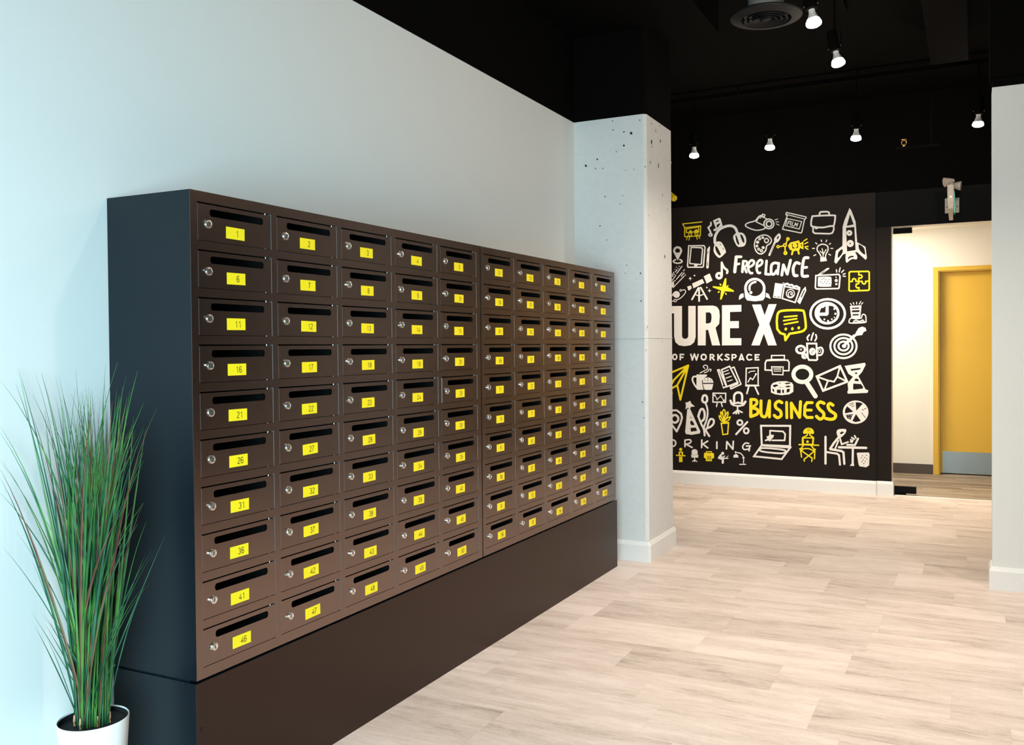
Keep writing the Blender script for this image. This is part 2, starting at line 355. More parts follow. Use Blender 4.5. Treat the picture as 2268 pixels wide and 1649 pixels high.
# ------------------------------------------------------------------ mailbox cabinets
DW, DH, DT = .2893, .1035, .0012     # door leaf
OW, OH = .2935, .1092                # opening
ROW, ZR0 = .13405, 1.7572            # row pitch, top of the first opening
def rrect(x0, x1, z0, z1, r, n=5):
    p = []
    for cx_, cz_, a0 in ((x1-r, z1-r, 0), (x0+r, z1-r, 90), (x0+r, z0+r, 180), (x1-r, z0+r, 270)):
        for k in range(n+1):
            a = math.radians(a0+90*k/n); p.append((cx_+r*math.cos(a), cz_+r*math.sin(a)))
    return p
def door_mesh():
    # leaf in its own frame: y to the right from the left edge, z up from the bottom edge, x = 0 at the face
    outer = [(0, 0), (DW, 0), (DW, DH), (0, DH)]
    hole = rrect(.0445, .2575, .0705, .0915, .0082)[::-1]
    mb = MB(); allp = outer+hole
    tri = tessellate_polygon([[Vector((a, b, 0)) for a, b in outer], [Vector((a, b, 0)) for a, b in hole]])
    n = len(allp); th = .0016
    def orient(t):
        a, b, c_ = (Vector(allp[i]) for i in t)
        return t if (b-a).cross(c_-a) > 0 else t[::-1]
    tri = [orient(tuple(t)) for t in tri]
    mb.add([(0, a, b) for a, b in allp], tri)
    mb.add([(-th, a, b) for a, b in allp], [t[::-1] for t in tri])
    for lo, hi, flip in ((0, 4, 1), (4, n, 1)):
        k = hi-lo
        vs = [(0, *allp[lo+i]) for i in range(k)]+[(-th, *allp[lo+i]) for i in range(k)]
        mb.add(vs, [(i, k+i, k+(i+1) % k, (i+1) % k) for i in range(k)])
    # folded returns along the four edges
    r = .013
    mb.box(-r, -.0002, -.0007, .0001, .0004, DH-.0004, 1).box(-r, -th, 0, .0012, 0, DH).box(-r, -th, DW-.0012, DW, 0, DH).box(-r, -th, .0012, DW-.0012, 0, .0012).box(-r, -th, .0012, DW-.0012, DH-.0012, DH)  # first strip is paler: daylight caught on the left edge, put into colour
    # folded lip behind the slot
    mb.box(-.012, -th, .258, .2592, .069, .093)
    return mb
def lock_mesh():
    mb = MB()
    mb.lathe([(.0122, 0), (.0122, .003), (.0112, .0048), (.0088, .0054), (.0084, .0046), (.0001, .0046)], (0, 0, 0), (1, 0, 0), 20)
    mb.box(.0046, .0056, -.0012, .0012, -.0055, .0055, 1)                # key way
    mb.box(0, .004, -.0172, -.0115, -.0022, .0030)                      # cam tab
    return mb
lock_proto = {}
M['edge'] = mat('daylight_edge_highlight', (.42, .44, .46), .38, metal=.8)  # paler metal imitates daylight caught on the window-facing edges
door_o = door_mesh().build('door', ['steelbox', 'edge']); door_me = door_o.data; bpy.data.objects.remove(door_o)
lk = lock_mesh().build('lock', ['chrome', 'digit'], smooth=True); lock_me = lk.data; bpy.data.objects.remove(lk)
lk = MB().lathe([(.0016, 0), (.0016, .006)], (0, 0, 0), (0, 0, 1), 10).build('hinge_pin', 'pin'); pin_me = lk.data; bpy.data.objects.remove(lk)
def link(name, me, parent, loc):
    o = bpy.data.objects.new(name, me); C.objects.link(o); o.parent = parent; o.location = loc; return o
def number_label(num, parent, loc, rot):
    mb = MB(); w2, h2 = .0367, .0172
    mb.box(0, .0004, -w2, w2, -h2, h2)
    txt = str(num); sc = .0190/gh; pitch = .0132; x0 = .0065-(len(txt)-1)*pitch/2
    for i, ch in enumerate(txt):
        vs, fs = glyphs[ch]; xs = [v[0] for v in vs]; mid = (min(xs)+max(xs))/2
        mb.add([(.0009, x0+i*pitch+(v[0]-mid)*sc, (v[1]-gh/2)*sc) for v in vs], fs, 1)
    o = mb.build('number_label', ['tape', 'digit'], parent, loc=loc); o.rotation_euler = (rot, 0, 0)
    return o
def cabinet(ya, yb, first, pitch, label):
    root = thing('mailbox_cabinet', label, 'mailboxes', (D/2, (ya+yb)/2, ZB), 'mailbox cabinets on the wall plinth')
    o = Vector(root.location)
    def R(mb): mb.v = [tuple(Vector(v)-o) for v in mb.v]; return mb
    yl = ya+.0257; ys = [yl+k*pitch for k in range(5)]
    zs = [ZR0-r*ROW for r in range(10)]
    b = MB(); t = .03; xf = D; xb = .004
    # stiles
    edges = [ya]+[v for y in ys for v in (y, y+OW)]+[yb]
    for i in range(0, len(edges), 2): b.box(xf-t, xf, edges[i], edges[i+1], ZB, ZT)
    # rails
    zz = [ZT]+[v for z in zs for v in (z, z-OH)]+[ZB]
    for i in range(0, len(zz), 2):
        for y in ys: b.box(xf-t, xf, y, y+OW, zz[i+1], zz[i])
    for z in zs:
        for y in ys: b.box(xf-.02, xf-.0003, y+OW-.0008, y+OW+.0001, z-OH+.0005, z-.0005, 2)  # pale strips colour in the daylight line at each opening's right side
    # shell
    b.box(xb, xf-t, ya+.0012, ya+.003, ZB, ZT).box(xb, xf-t, yb-.003, yb-.0012, ZB, ZT).box(xb, xf-t, ya+.002, yb-.002, ZT-.002, ZT).box(xb, xf-t, ya+.002, yb-.002, ZB, ZB+.002)
    b.box(xb, xb+.002, ya+.002, yb-.002, ZB+.002, ZT-.002, 1)
    for y in ys[1:]: b.box(xb+.002, xf-t, y-.012, y-.010, ZB+.002, ZT-.002, 1)
    for z in zs[1:]: b.box(xb+.002, xf-t, ya+.002, yb-.002, z+.011, z+.013, 1)
    R(b).build('body', ['steelbox', 'inside', 'edge'], root)
    for y in (ya, yb-.001): R(MB().box(xb, xf-.0012, y-.0002, y+.0012, ZB, ZT)).build('side_panel', 'sidepanel', root)['label'] = 'smooth dark blue-black side panel'
    for r in range(10):
        for k in range(5):
            num = first+5*r+k
            p = Vector((D-.0008, ys[k]+.0021, zs[r]-OH+.0014))
            dr = link('door', door_me, root, p-o)
            if num == 25:                                              # bent leaf, its lock side standing out a little
                dr.rotation_euler = (0, 0, math.radians(.45)); dr.location = p-o+Vector((DW*math.sin(math.radians(.45)), 0, 0))
            lo = link('lock', lock_me, dr, (0, .0375, .0475)); lo.rotation_euler = (random.uniform(-.3, .25)-(.5 if num < 41 and random.random() < .4 else 0), 0, 0)
            for s, z in ((0, -.0018), (1, DH-.0008)):
                link('hinge_pin', pin_me, dr, (-.0040, DW-.019, z if s else z-.0005))
            number_label(num, dr, (.0001, .1425+random.gauss(0, .0012)+(.004 if r == 9 else 0), .0322+random.gauss(0, .0012)), random.gauss(0, .010))
    return root
cabinet(Y0, YS, 1, .3183, 'nearer dark brown mailbox cabinet with doors numbered 1 to 50')
cabinet(YS+.0065, Y1, 51, .3215, 'farther dark brown mailbox cabinet with doors numbered 51 to 100')
pl = thing('cabinet_plinth', 'plain dark brown plinth on the floor carrying both mailbox cabinets', 'plinth', (D/2, (Y0+Y1)/2, 0)); o = Vector(pl.location)
def R(mb): mb.v = [tuple(Vector(v)-o) for v in mb.v]; return mb
R(MB().box(.004, D+.006-.0025, Y0-.003, Y1+.004, 0, ZB-.0075).box(.004, D-.03, Y0+.004, Y1-.004, ZB-.0075, ZB-.0005)).build('carcass', 'sidepanel', pl)['label'] = 'smooth dark blue-black plinth sides'
R(MB().box(D+.006-.0025, D+.006, Y0-.008, Y1+.006, 0, ZB-.0055)).build('front_panel', 'plinth', pl, bevel=.0012)
R(MB().lathe([(.008, 0), (.008, .0015), (.006, .002)], (D+.0055, Y0+.012, .27), (1, 0, 0), 16)).build('screw_cap', 'plinth', pl)

# ------------------------------------------------------------------ mural
YF = YM-.018                                        # face of the mural panel
mu = thing('wall_mural', 'dark brown mural panel of white and yellow office doodles on the far wall', 'mural', (-.4, YM-.009, 1.34))
mo = Vector(mu.location)
pm = MB().box(-3.2, XP, YF, YM-.0005, 0.0, ZM); pm.v = [tuple(Vector(v)-mo) for v in pm.v]
pm.build('panel', 'panel', mu)
REG = {'A': (1480, 440), 'B': (1700, 440), 'C': (1480, 660), 'D': (1700, 660), 'E': (1480, 840), 'F': (1700, 840)}
ZS = 6.87
def smooth_pts(p, closed, k=5):
    n = len(p); out = []
    rng = range(n) if closed else range(n-1)
    for i in rng:
        g = lambda j: Vector(p[j % n]) if closed else Vector(p[max(0, min(n-1, j))])
        a, b, c_, d = g(i-1), g(i), g(i+1), g(i+2)
        for s in range(k):
            t = s/k
            out.append(.5*((2*b)+(c_-a)*t+(2*a-5*b+4*c_-d)*t*t+(3*b-a-3*c_+d)*t**3))
    if not closed: out.append(Vector(p[-1]))
    return out
def ell(cx_, cy_, rx, ry, n=28): return [(cx_+rx*math.cos(2*math.pi*k/n), cy_+ry*math.sin(2*math.pi*k/n)) for k in range(n)]
class Draw:
    """flat vinyl shapes on the panel; w = stroke, p = filled polygon; dk = panel-coloured detail on top"""
    def __init__(s, reg): s.r = REG[reg]; s.mb = MB(); s.lv = 0
    def P(s, q, dk=0):
        p = at(s.r[0]+q[0]/ZS, s.r[1]+q[1]/ZS, 1, YF-.0006); p.y -= .00003*s.lv+.0004*max(0, dk-1)
        return p-mo
    def poly(s, pts, dk=0, sm=False, holes=()):
        if sm: pts = smooth_pts(pts, True, 4)
        loops = [[Vector((p[0], p[1], 0)) for p in pts]]+[[Vector((p[0], p[1], 0)) for p in h] for h in holes]
        allp = [p for l in loops for p in l]
        tri = []
        for t in tessellate_polygon(loops):
            a, b, c_ = (allp[i] for i in t); z = (b-a).cross(c_-a).z
            if abs(z) > 1e-6: tri.append(tuple(t) if z > 0 else tuple(t)[::-1])
        s.lv += 1; s.mb.add([s.P(p, min(dk, 1)) for p in allp], tri, dk); return s
    def st(s, wd, pts, closed=False, sm=False, dk=0, flat=False):
        pts = smooth_pts(pts, closed) if sm else [Vector(p) for p in pts]
        if not closed:                                                  # break the ribbon at sharp corners
            for i in range(1, len(pts)-1):
                if (pts[i]-pts[i-1]).normalized().dot((pts[i+1]-pts[i]).normalized()) < .35:
                    s.st(wd, pts[:i+1], dk=dk, flat=flat); s.st(wd, pts[i:], dk=dk, flat=flat)
                    return s.dot(pts[i].x, pts[i].y, wd/2, dk=dk)
        n = len(pts); L = []; Rr = []; h = wd/2; discs = []
        for i in range(n):
            a = pts[i-1] if (i or closed) else None; b = pts[(i+1) % n] if (i < n-1 or closed) else None
            d1 = (pts[i]-a).normalized() if a is not None else None; d2 = (b-pts[i]).normalized() if b is not None else None
            if d1 is None: d1 = d2
            if d2 is None: d2 = d1
            n1 = Vector((-d1.y, d1.x)); n2 = Vector((-d2.y, d2.x)); m_ = n1+n2
            den = 1+n1.dot(n2)
            m_ = m_/den if den > .35 else n2
            if den < 1.75: discs.append(pts[i])
            L.append(pts[i]+m_*h); Rr.append(pts[i]-m_*h)
        fs = [(i, n+i, n+(i+1) % n, (i+1) % n) for i in range(n if closed else n-1)]
        s.lv += 1; s.mb.add([s.P(p, dk) for p in L+Rr], fs, dk); s.lv += 1
        if not closed and not flat: discs += [pts[0], pts[-1]]
        if not flat:
            for j, c_ in enumerate(discs):
                s.lv += (j % 2)*2-1 if j else 0
                s.mb.add([s.P(p, dk) for p in ell(c_.x, c_.y, h, h, 12)[::-1]], [tuple(reversed(range(12)))], dk)
            s.lv += 2
        return s
    def ring(s, cx_, cy_, rx, ry, wd, dk=0): return s.st(wd, ell(cx_, cy_, rx, ry), True, dk=dk)
    def dot(s, cx_, cy_, rx, ry=None, dk=0): return s.poly(ell(cx_, cy_, rx, ry or rx, 20), dk)
    def many(s, wd, *ls, **k):
        for l in ls: s.st(wd, l, **k)
        return s
    def done(s, name, ink='ink'):
        o = s.mb.build(name, [ink, 'panel'], mu)
        o['label'] = ('yellow ' if ink == 'yink' else 'white ')+name.replace('_', ' ')
        return o
Y_ = 'yink'
d = Draw('A')
d.many(15, [(220,382),(512,352)], [(222,385),(250,440),(250,570),(264,578),(488,562),(494,412),(250,440)], [(276,512),(276,460),(462,428),(465,500)], [(276,512),(300,512)], [(360,508),(405,498)])
d.dot(340,505,22,28).dot(425,497,25,32).ring(335,530,25,34,11).ring(428,512,28,42,11).many(12, [(300,560),(278,625)],[(330,570),(315,628)],[(430,570),(443,615)],[(460,555),(480,603)]).done('screen_drawing', Y_)
d = Draw('A')
d.st(26,[(650,362),(650,400),(608,440),(640,495),(652,540)]).ring(643,548,25,20,18)
d.poly([(680,330),(775,288),(795,300),(828,410),(775,440),(722,488),(695,492),(684,465),(725,450)]).poly([(722,345),(765,322),(770,340),(735,360)],1).poly([(740,395),(785,370),(790,388),(752,440),(735,430)],1)
d.done('music_notes_drawing')
d = Draw('A')
d.st(40,[(710,670),(712,580),(765,480),(850,428),(950,410),(1020,445),(1055,530)],sm=True)
d.poly([(690,760),(720,665),(785,650),(830,690),(878,800),(860,835),(790,895),(745,880),(700,820)],sm=True).poly([(715,725),(745,735),(795,830),(795,860),(770,855),(730,800)],1,True).poly([(780,680),(800,695),(805,708),(790,705)],1).poly([(825,745),(835,750),(845,780),(832,770)],1)
d.poly([(990,570),(1035,522),(1120,515),(1170,560),(1188,640),(1160,715),(1080,732),(1040,708),(1000,630)],sm=True).poly([(1022,560),(1042,570),(1080,680),(1070,698),(1040,660)],1,True).poly([(1095,548),(1125,555),(1155,620),(1155,670),(1130,650)],1,True)
d.done('headphones_drawing')
d = Draw('A')
d.st(18,[(1425,250),(1380,268),(1320,335),(1210,368),(1175,408),(1240,450),(1340,478),(1440,465),(1495,430)],sm=True).many(16,[(1388,268),(1338,350),(1462,410)],[(1400,262),(1500,305)]).st(14,[(1437,232),(1474,245),(1466,270),(1428,258)],True).ring(1532,382,76,73,20).ring(1535,382,42,42,22).dot(1402,287,12)
o2 = 220*ZS
d.many(12,[(112+o2,322),(155+o2,308)],[(130+o2,352),(170+o2,352)],[(135+o2,382),(175+o2,402)]).done('camera_drawing')
d = Draw('A')
d.st(18,[(1440,552),(1520,565),(1570,625),(1550,680),(1500,715),(1480,790),(1410,840),(1340,800),(1312,700),(1345,600)],True,True).ring(1495,635,30,32,18)
for x,y,r in ((1392,608,24),(1440,590,20),(1360,660,24),(1350,718,20),(1375,765,22),(1418,790,24),(1445,742,22)): d.dot(x,y,r)
for x,y,r in ((1392,608,8),(1375,765,8),(1418,790,9)): d.dot(x,y,r,dk=1)
d.done('palette_drawing')
d = Draw('B'); d.poly([(178,525),(202,580),(170,645),(125,668),(98,625),(120,575)],sm=True).st(30,[(112,660),(28,855)]).st(7,[(104,690),(42,835)],dk=1).poly([(160,565),(178,575),(150,620),(140,600)],1).done('paintbrush_drawing')
d = Draw('A'); d.ring(143,790,53,53,32).poly([(82,818),(205,818),(145,938)]).st(22,[(112,925),(80,945),(92,968),(145,980),(198,968),(210,945),(178,925)],sm=True).done('map_pin_drawing')
d = Draw('A')
d.st(20,[(312,715),(543,712),(560,740),(535,1028),(520,1040),(302,1040),(294,1020)],True).st(18,[(350,738),(508,745),(522,770),(504,988),(490,1000),(332,985),(327,960)],True).poly([(395,985),(460,995),(435,1028),(395,1028)])
d.many(38,[(612,770),(597,1042)]).poly([(622,722),(636,730),(632,790),(590,790)]).many(9,[(605,800),(603,835)],[(600,965),(597,1018)],dk=1).done('tablet_drawing')
d = Draw('A')
d.many(13,[(210,1025),(130,1135)],[(62,1168),(85,1115)],[(165,1025),(168,1027)],[(148,1058),(150,1055)],[(102,1075),(104,1073)],[(122,1040),(124,1038)],[(110,1112),(135,1078)],[(62,1240),(118,1160)],[(125,1225),(212,1122)],[(232,1097),(248,1078)],[(200,1180),(235,1135)],[(240,1128),(246,1132)],[(265,1158),(255,1165)],[(240,1180),(90,1335)],[(72,1262),(110,1243)],[(70,1180),(74,1176)],[(95,1150),(98,1147)])
d.poly([(55,1265),(90,1272),(90,1355),(55,1345)]).done('meteor_drawing')
d = Draw('A'); d.dot(125,1455,52).st(13,[(205,1393),(250,1385),(262,1425),(200,1500),(130,1540)],sm=True).ring(190,1393,14,14,10).ring(105,1548,19,19,12).many(12,[(62,1558),(85,1555)],[(62,1475),(75,1440)]).done('planet_drawing')
d = Draw('A')
d.poly([(540,1180),(630,1135),(675,1240),(585,1290)]).poly([(362,1290),(520,1218),(550,1278),(385,1362)]).poly([(288,1335),(345,1318),(360,1360),(318,1395),(305,1390)])
d.many(26,[(460,1355),(362,1530)],[(495,1350),(592,1525)],[(470,1360),(470,1555)]).st(16,[(410,1455),(470,1478),(530,1455)])
for x,y in ((335,1213),(628,1397)): d.poly([(x,y-32),(x+8,y-8),(x+30,y),(x+8,y+8),(x,y+32),(x-8,y+8),(x-30,y),(x-8,y-8)])
d.dot(400,1167,12).dot(588,1350,12).done('telescope_drawing')
d = Draw('A'); d.st(34,[(815,970),(815,1165)]).st(34,[(818,985),(850,1045),(898,1090),(895,1128)],sm=True).ring(773,1170,38,38,38).done('single_note_drawing')
d = Draw('A'); d.poly([(862,1212),(885,1208),(882,1330),(1000,1395),(998,1415),(860,1405),(812,1530),(788,1535),(805,1395),(675,1345),(680,1328),(818,1340)])
for q in (((780,1285),(810,1300),(805,1325),(785,1318)),((925,1312),(905,1342),(888,1335),(895,1318)),((750,1432),(765,1402),(787,1410),(780,1425)),((863,1425),(885,1435),(890,1465),(868,1450))): d.poly(q)
d.done('star_drawing', Y_)
d = Draw('A')
d.many(48,[(1035,885),(1012,1110)],sm=False).st(40,[(1035,882),(1108,882)]).st(36,[(1030,1000),(1080,988)])
d.st(40,[(1142,950),(1128,1110)]).st(32,[(1145,945),(1195,955),(1190,1010),(1150,1040)],sm=True).st(34,[(1158,1040),(1190,1118)])
d.st(36,[(1215,1050),(1290,1005),(1305,955),(1268,935),(1225,980),(1215,1060),(1245,1125),(1278,1130)],sm=True)
d.st(36,[(1345,1040),(1415,1000),(1432,950),(1398,932),(1355,980),(1347,1070),(1368,1125),(1398,1125)],sm=True)
d.st(38,[(1497,945),(1482,1145),(1548,1150)])
def b2a(l): return [(x+o2,y) for x,y in l]
d.st(40,b2a([(165,985),(110,975),(62,1010),(58,1130),(100,1145),(140,1090)]),sm=True).st(38,b2a([(172,980),(155,1145)]))
d.st(42,b2a([(217,1160),(242,1005),(300,1145),(350,935)])).st(44,b2a([(485,985),(430,975),(390,1060),(405,1160),(450,1168)]),sm=True)
d.st(44,b2a([(618,897),(560,905),(535,1010),(525,1140),(545,1178),(610,1175)]),sm=True).st(38,b2a([(540,1048),(598,1042)]))
d.done('freelance_lettering')
d = Draw('B')
d.st(16,[(288,208),(278,238),(300,258),(228,455),(237,465),(508,520),(522,505),(562,320),(588,290),(583,275)],True).st(13,[(285,238),(565,308)]).st(13,[(300,300),(520,347),(482,460),(272,410)],True)
d.many(12,[(322,338),(300,395)],[(322,338),(350,345)],[(312,366),(335,370)],[(360,345),(345,402)],[(385,352),(368,408),(395,413)],[(408,415),(425,365),(432,398),(462,372),(446,422)]).done('film_canister_drawing')
d = Draw('B')
d.st(26,[(678,280),(720,262),(1000,252),(1028,280),(1018,370),(1000,415),(960,415),(830,437),(690,422),(662,390)],True,True).st(26,[(790,250),(800,208),(850,197),(928,202),(935,240)],sm=True).st(24,[(692,430),(692,505),(720,525),(940,532),(985,520),(1008,470),(1008,430)]).poly([(700,440),(740,466),(785,445)]).done('briefcase_drawing')
d = Draw('B')
d.poly([(1140,715),(1040,790),(1015,960),(1045,988),(1150,845),(1215,830)]).poly([(1345,650),(1490,730),(1512,900),(1492,928),(1350,800)])
d.poly([(1247,140),(1275,180),(1340,350),(1362,640),(1352,812),(1200,832),(1140,720),(1142,430),(1170,330)])
d.poly([(1255,235),(1310,390),(1205,412)],1).poly([(1195,440),(1320,430),(1340,780),(1210,800)],1).poly([(1138,765),(1135,830),(1072,900),(1078,815)],1,True).poly([(1388,695),(1465,745),(1482,850),(1400,780)],1,True)
for p in ((1245,520,44),(1258,680,54)):
    r = [(x, y) for x, y in ell(p[0],p[1],p[2],p[2],20)]
    d.mb.add([d.P(q,2) for q in r],[tuple(range(20))],0); d.mb.add([d.P(q,3) for q in ell(p[0],p[1],11,11,10)],[tuple(range(10))],1)
d.poly([(1200,830),(1320,815),(1362,870),(1355,920),(1290,915),(1240,945),(1215,968),(1190,950)],sm=True).poly([(1225,895),(1265,868),(1310,870),(1310,885),(1260,895),(1232,918)],1,True).done('rocket_drawing')
d = Draw('B')
d.st(18,[(820,890),(790,830),(755,780),(768,720),(840,690),(910,718),(920,780),(890,840),(880,890)],sm=True).poly([(803,890),(890,888),(905,945),(803,957)]).many(14,[(845,890),(845,820),(830,758)],[(845,835),(800,797)],[(850,842),(890,772)])
d.many(15,[(815,627),(824,650)],[(900,628),(890,655)],[(732,670),(752,688)],[(960,678),(940,692)],[(685,755),(715,755)],[(965,755),(992,755)],[(705,865),(735,850)],[(932,842),(960,857)]).done('light_bulb_drawing')
d = Draw('B')
for x,y,r,w_ in ((310,610,17,20),(265,705,21,20),(160,728,17,18),(272,825,19,22)): d.ring(x,y,r,r,w_)
d.many(20,[(300,630),(278,690)],[(182,728),(245,715)],[(265,730),(270,805)])
d.poly([(345,665),(480,632),(500,690),(492,760),(480,785),(400,797),(340,775),(310,715)]).poly([(370,690),(465,672),(465,745),(378,757)],1)
d.mb.add([d.P(q,2) for q in ell(418,712,36,34,18)],[tuple(range(18))],0)
d.poly([(490,680),(545,645),(547,770),(490,745)]).poly([(503,700),(525,688),(525,735)],1).many(28,[(385,790),(371,845)],[(465,785),(477,835)]).many(18,[(555,640),(600,611)],[(565,685),(613,662)],[(570,730),(617,724)],[(578,748),(615,768)]).done('movie_camera_drawing', Y_)
d = Draw('A')
d.ring(1318,1360,143,140,38).poly([(1158,1380),(1172,1440),(1240,1488),(1318,1498),(1395,1488),(1460,1440),(1478,1380),(1472,1500),(1440,1545),(1318,1560),(1200,1545),(1170,1500)])
d.poly([(1075,1537),(1080,1480),(1105,1445),(1145,1438),(1150,1495)]).poly([(1488,1428),(1530,1450),(1558,1522),(1485,1493)]).st(32,[(1237,1385),(1240,1325),(1278,1280),(1328,1265)],sm=True).dot(1258,1425,23).done('astronaut_helmet_drawing')
d = Draw('B')
d.poly([(115,1280),(240,1297),(200,1518),(82,1503)]).many(11,[(105,1485),(128,1490)],[(150,1497),(185,1492)],dk=1).st(20,[(255,1330),(488,1380),(420,1577),(223,1515)],True)
d.st(30,[(255,1305),(300,1290),(330,1312),(370,1310),(400,1335),(440,1330),(485,1355)]).ring(347,1442,62,64,13).st(14,[(350,1445),(362,1458),(378,1438),(355,1412),(318,1432),(318,1475),(350,1497),(395,1465)],sm=True)
d.st(20,[(572,1355),(580,1392),(490,1588),(462,1563),(540,1392)],True).poly([(495,1490),(522,1502),(490,1592),(458,1562)]).many(8,[(228,1275),(232,1280)],[(250,1275),(245,1300)]).done('notebook_drawing')
d = Draw('B')
d.st(22,[(735,1168),(1085,1150),(1103,1180),(1088,1355),(1075,1365),(742,1370),(727,1350)],True).poly([(745,1165),(908,1052),(940,1052),(935,1068),(815,1152)]).poly([(785,1150),(905,1070),(840,1130)],1) 
d.poly([(785,1190),(945,1185),(972,1215),(970,1315),(950,1335),(785,1335),(765,1310),(768,1210)],sm=True)
for x,y in ((830,1222),(885,1230),(915,1258),(842,1288),(810,1262),(868,1262),(938,1230),(895,1290),(940,1290),(858,1210)): d.dot(x,y,7,9,dk=1)
d.dot(1043,1193,10).dot(1045,1243,24).dot(1047,1298,19,14).many(17,[(1048,1080),(1052,1115)],[(1105,1050),(1090,1112)],[(1160,1085),(1127,1118)],[(1182,1138),(1150,1147)],[(1150,1175),(1183,1180)]).done('radio_drawing')
d = Draw('B')
d.st(24,[(1243,1122),(1262,1108),(1530,1103),(1547,1118),(1547,1380),(1532,1392),(1255,1402),(1240,1390)],True).st(22,[(1390,1115),(1388,1158),(1425,1158),(1440,1180),(1428,1205),(1388,1205),(1388,1288),(1350,1300),(1345,1335),(1362,1355),(1390,1350),(1392,1390)]).st(22,[(1245,1258),(1290,1258),(1292,1228),(1315,1212),(1342,1228),(1345,1256),(1440,1255),(1442,1282),(1470,1298),(1492,1282),(1492,1255),(1540,1252)]).done('puzzle_drawing', Y_)
d = Draw('C')
d.poly([(-170,125),(92,121),(92,230),(20,230),(20,722),(-100,722),(-100,230),(-170,230)])
d.poly([(88,121),(210,119),(210,580),(222,608),(258,620),(290,608),(305,580),(305,118),(418,117),(418,590),(395,670),(340,715),(250,730),(165,718),(110,670),(90,590)])
d.poly([(450,116),(680,112),(740,130),(775,180),(785,270),(775,390),(720,450),(790,718),(668,718),(607,482),(572,482),(570,718),(450,718)],holes=[[(572,217),(630,215),(655,240),(660,300),(650,365),(620,383),(572,385)]])
d.poly([(818,108),(1113,102),(1113,205),(940,210),(940,350),(1075,348),(1075,455),(940,457),(940,608),(1113,608),(1113,716),(818,718)])
d.poly([(1275,97),(1410,95),(1467,260),(1528,92),(1649,91),(1537,390),(1652,718),(1520,718),(1455,540),(1390,718),(1265,718),(1388,405)])
d.done('large_title_lettering')
d = Draw('C'); kw = dict(flat=True)
d.ring(100,893,30,38,24)
for l in ([(183,845),(183,943)],[(172,856),(242,856)],[(172,900),(232,900)],[(342,845),(367,941),(398,848),(430,941),(458,848)],[(640,847),(640,946)],[(757,848),(757,948)],[(825,847),(768,900),(828,948)],[(973,849),(973,949)],[(1326,850),(1326,948)],[(1315,861),(1390,861)],[(1315,898),(1378,898)],[(1315,937),(1390,937)],[(1092,926),(1140,926)],[(662,900),(705,946)]): d.st(22,l,**kw)
d.st(22,[(1080,949),(1115,853),(1152,949)],**kw).ring(540,895,37,40,24)
d.st(21,[(640,858),(680,858),(697,876),(680,900),(640,900)],sm=False).st(21,[(973,860),(1018,860),(1035,880),(1018,905),(973,905)])
d.st(21,[(925,862),(893,856),(871,873),(900,895),(926,915),(905,938),(860,930)],sm=True).st(21,[(1268,866),(1222,857),(1197,897),(1222,938),(1270,930)],sm=True).done('subtitle_lettering')
d = Draw('C'); d.many(28,[(55,1127),(305,1022)],[(305,1022),(55,1275)],[(305,1022),(185,1545)],[(285,1060),(138,1320)],[(262,1070),(225,1120)],[(55,1370),(138,1325),(185,1545)],[(55,1300),(85,1250)]).dot(62,1445,10).done('paper_plane_drawing', Y_)
d = Draw('C')
d.poly([(430,1160),(585,1160),(592,1180),(560,1205),(525,1250),(518,1290),(530,1300),(545,1392),(440,1392),(425,1360),(430,1330)]).st(26,[(430,1192),(385,1195),(368,1240),(400,1315),(445,1370)],sm=True)
d.st(13,[(485,1137),(540,1108),(592,1080),(597,1035),(562,1017),(533,1042),(558,1068)],sm=True).st(13,[(550,1135),(600,1115),(622,1082),(652,1085),(640,1112)],sm=True)
d.poly([(525,1288),(532,1240),(570,1208),(620,1205),(668,1230),(690,1285)]).poly([(530,1305),(686,1300),(667,1385),(650,1394),(560,1394),(548,1380)]).st(7,[(528,1290)]+[(528+k*13,1292+(10 if k%2 else -2)) for k in range(1,12)]+[(686,1292)],dk=1).st(8,[(518,1250),(522,1300),(545,1392)],dk=1)
for x,y in ((565,1245),(605,1225),(605,1255),(648,1250)): d.dot(x,y,8,6,dk=1)
d.done('mug_and_muffin_drawing')
d = Draw('C')
d.st(20,[(752,1092),(775,1088),(885,1345),(842,1362)],True).st(22,[(812,1088),(933,1036),(1058,1280),(890,1347)],True).st(20,[(970,1060),(1000,1048),(1108,1308),(955,1380),(945,1352),(1060,1300)]).many(14,[(838,1122),(915,1093)],[(865,1160),(930,1138)],[(880,1215),(960,1187)],[(905,1265),(975,1242)]).dot(845,1330,14,dk=1).done('papers_drawing')
d = Draw('C')
d.st(19,[(1187,1065),(1368,1057),(1368,1325),(1182,1322)],True).st(22,[(1180,1332),(1375,1330)]).many(24,[(1225,1345),(1197,1450)],[(1320,1345),(1373,1460)]).st(16,[(1215,1275),(1250,1210),(1285,1240),(1335,1160)]).dot(1335,1155,15).st(13,[(1225,1135),(1250,1115),(1320,1108)]).done('easel_chart_drawing')
d = Draw('D')
d.st(18,[(60,872),(257,870),(255,930),(60,932)],True).st(22,[(62,935),(-15,945),(-35,985),(-37,1092),(57,1096)]).st(20,[(257,938),(305,945),(328,975),(325,1103),(242,1103)]).st(20,[(0,948),(310,942)]).st(16,[(62,1043),(237,1045),(235,1165),(75,1160)],True).many(10,[(90,1066),(205,1066)],[(92,1090),(207,1088)],[(100,1115),(205,1112)]).done('printer_drawing')
d = Draw('D')
d.poly([(50,1330),(80,1290),(160,1265),(280,1262),(370,1285),(392,1320),(392,1425),(330,1462),(220,1475),(120,1462),(52,1435)])
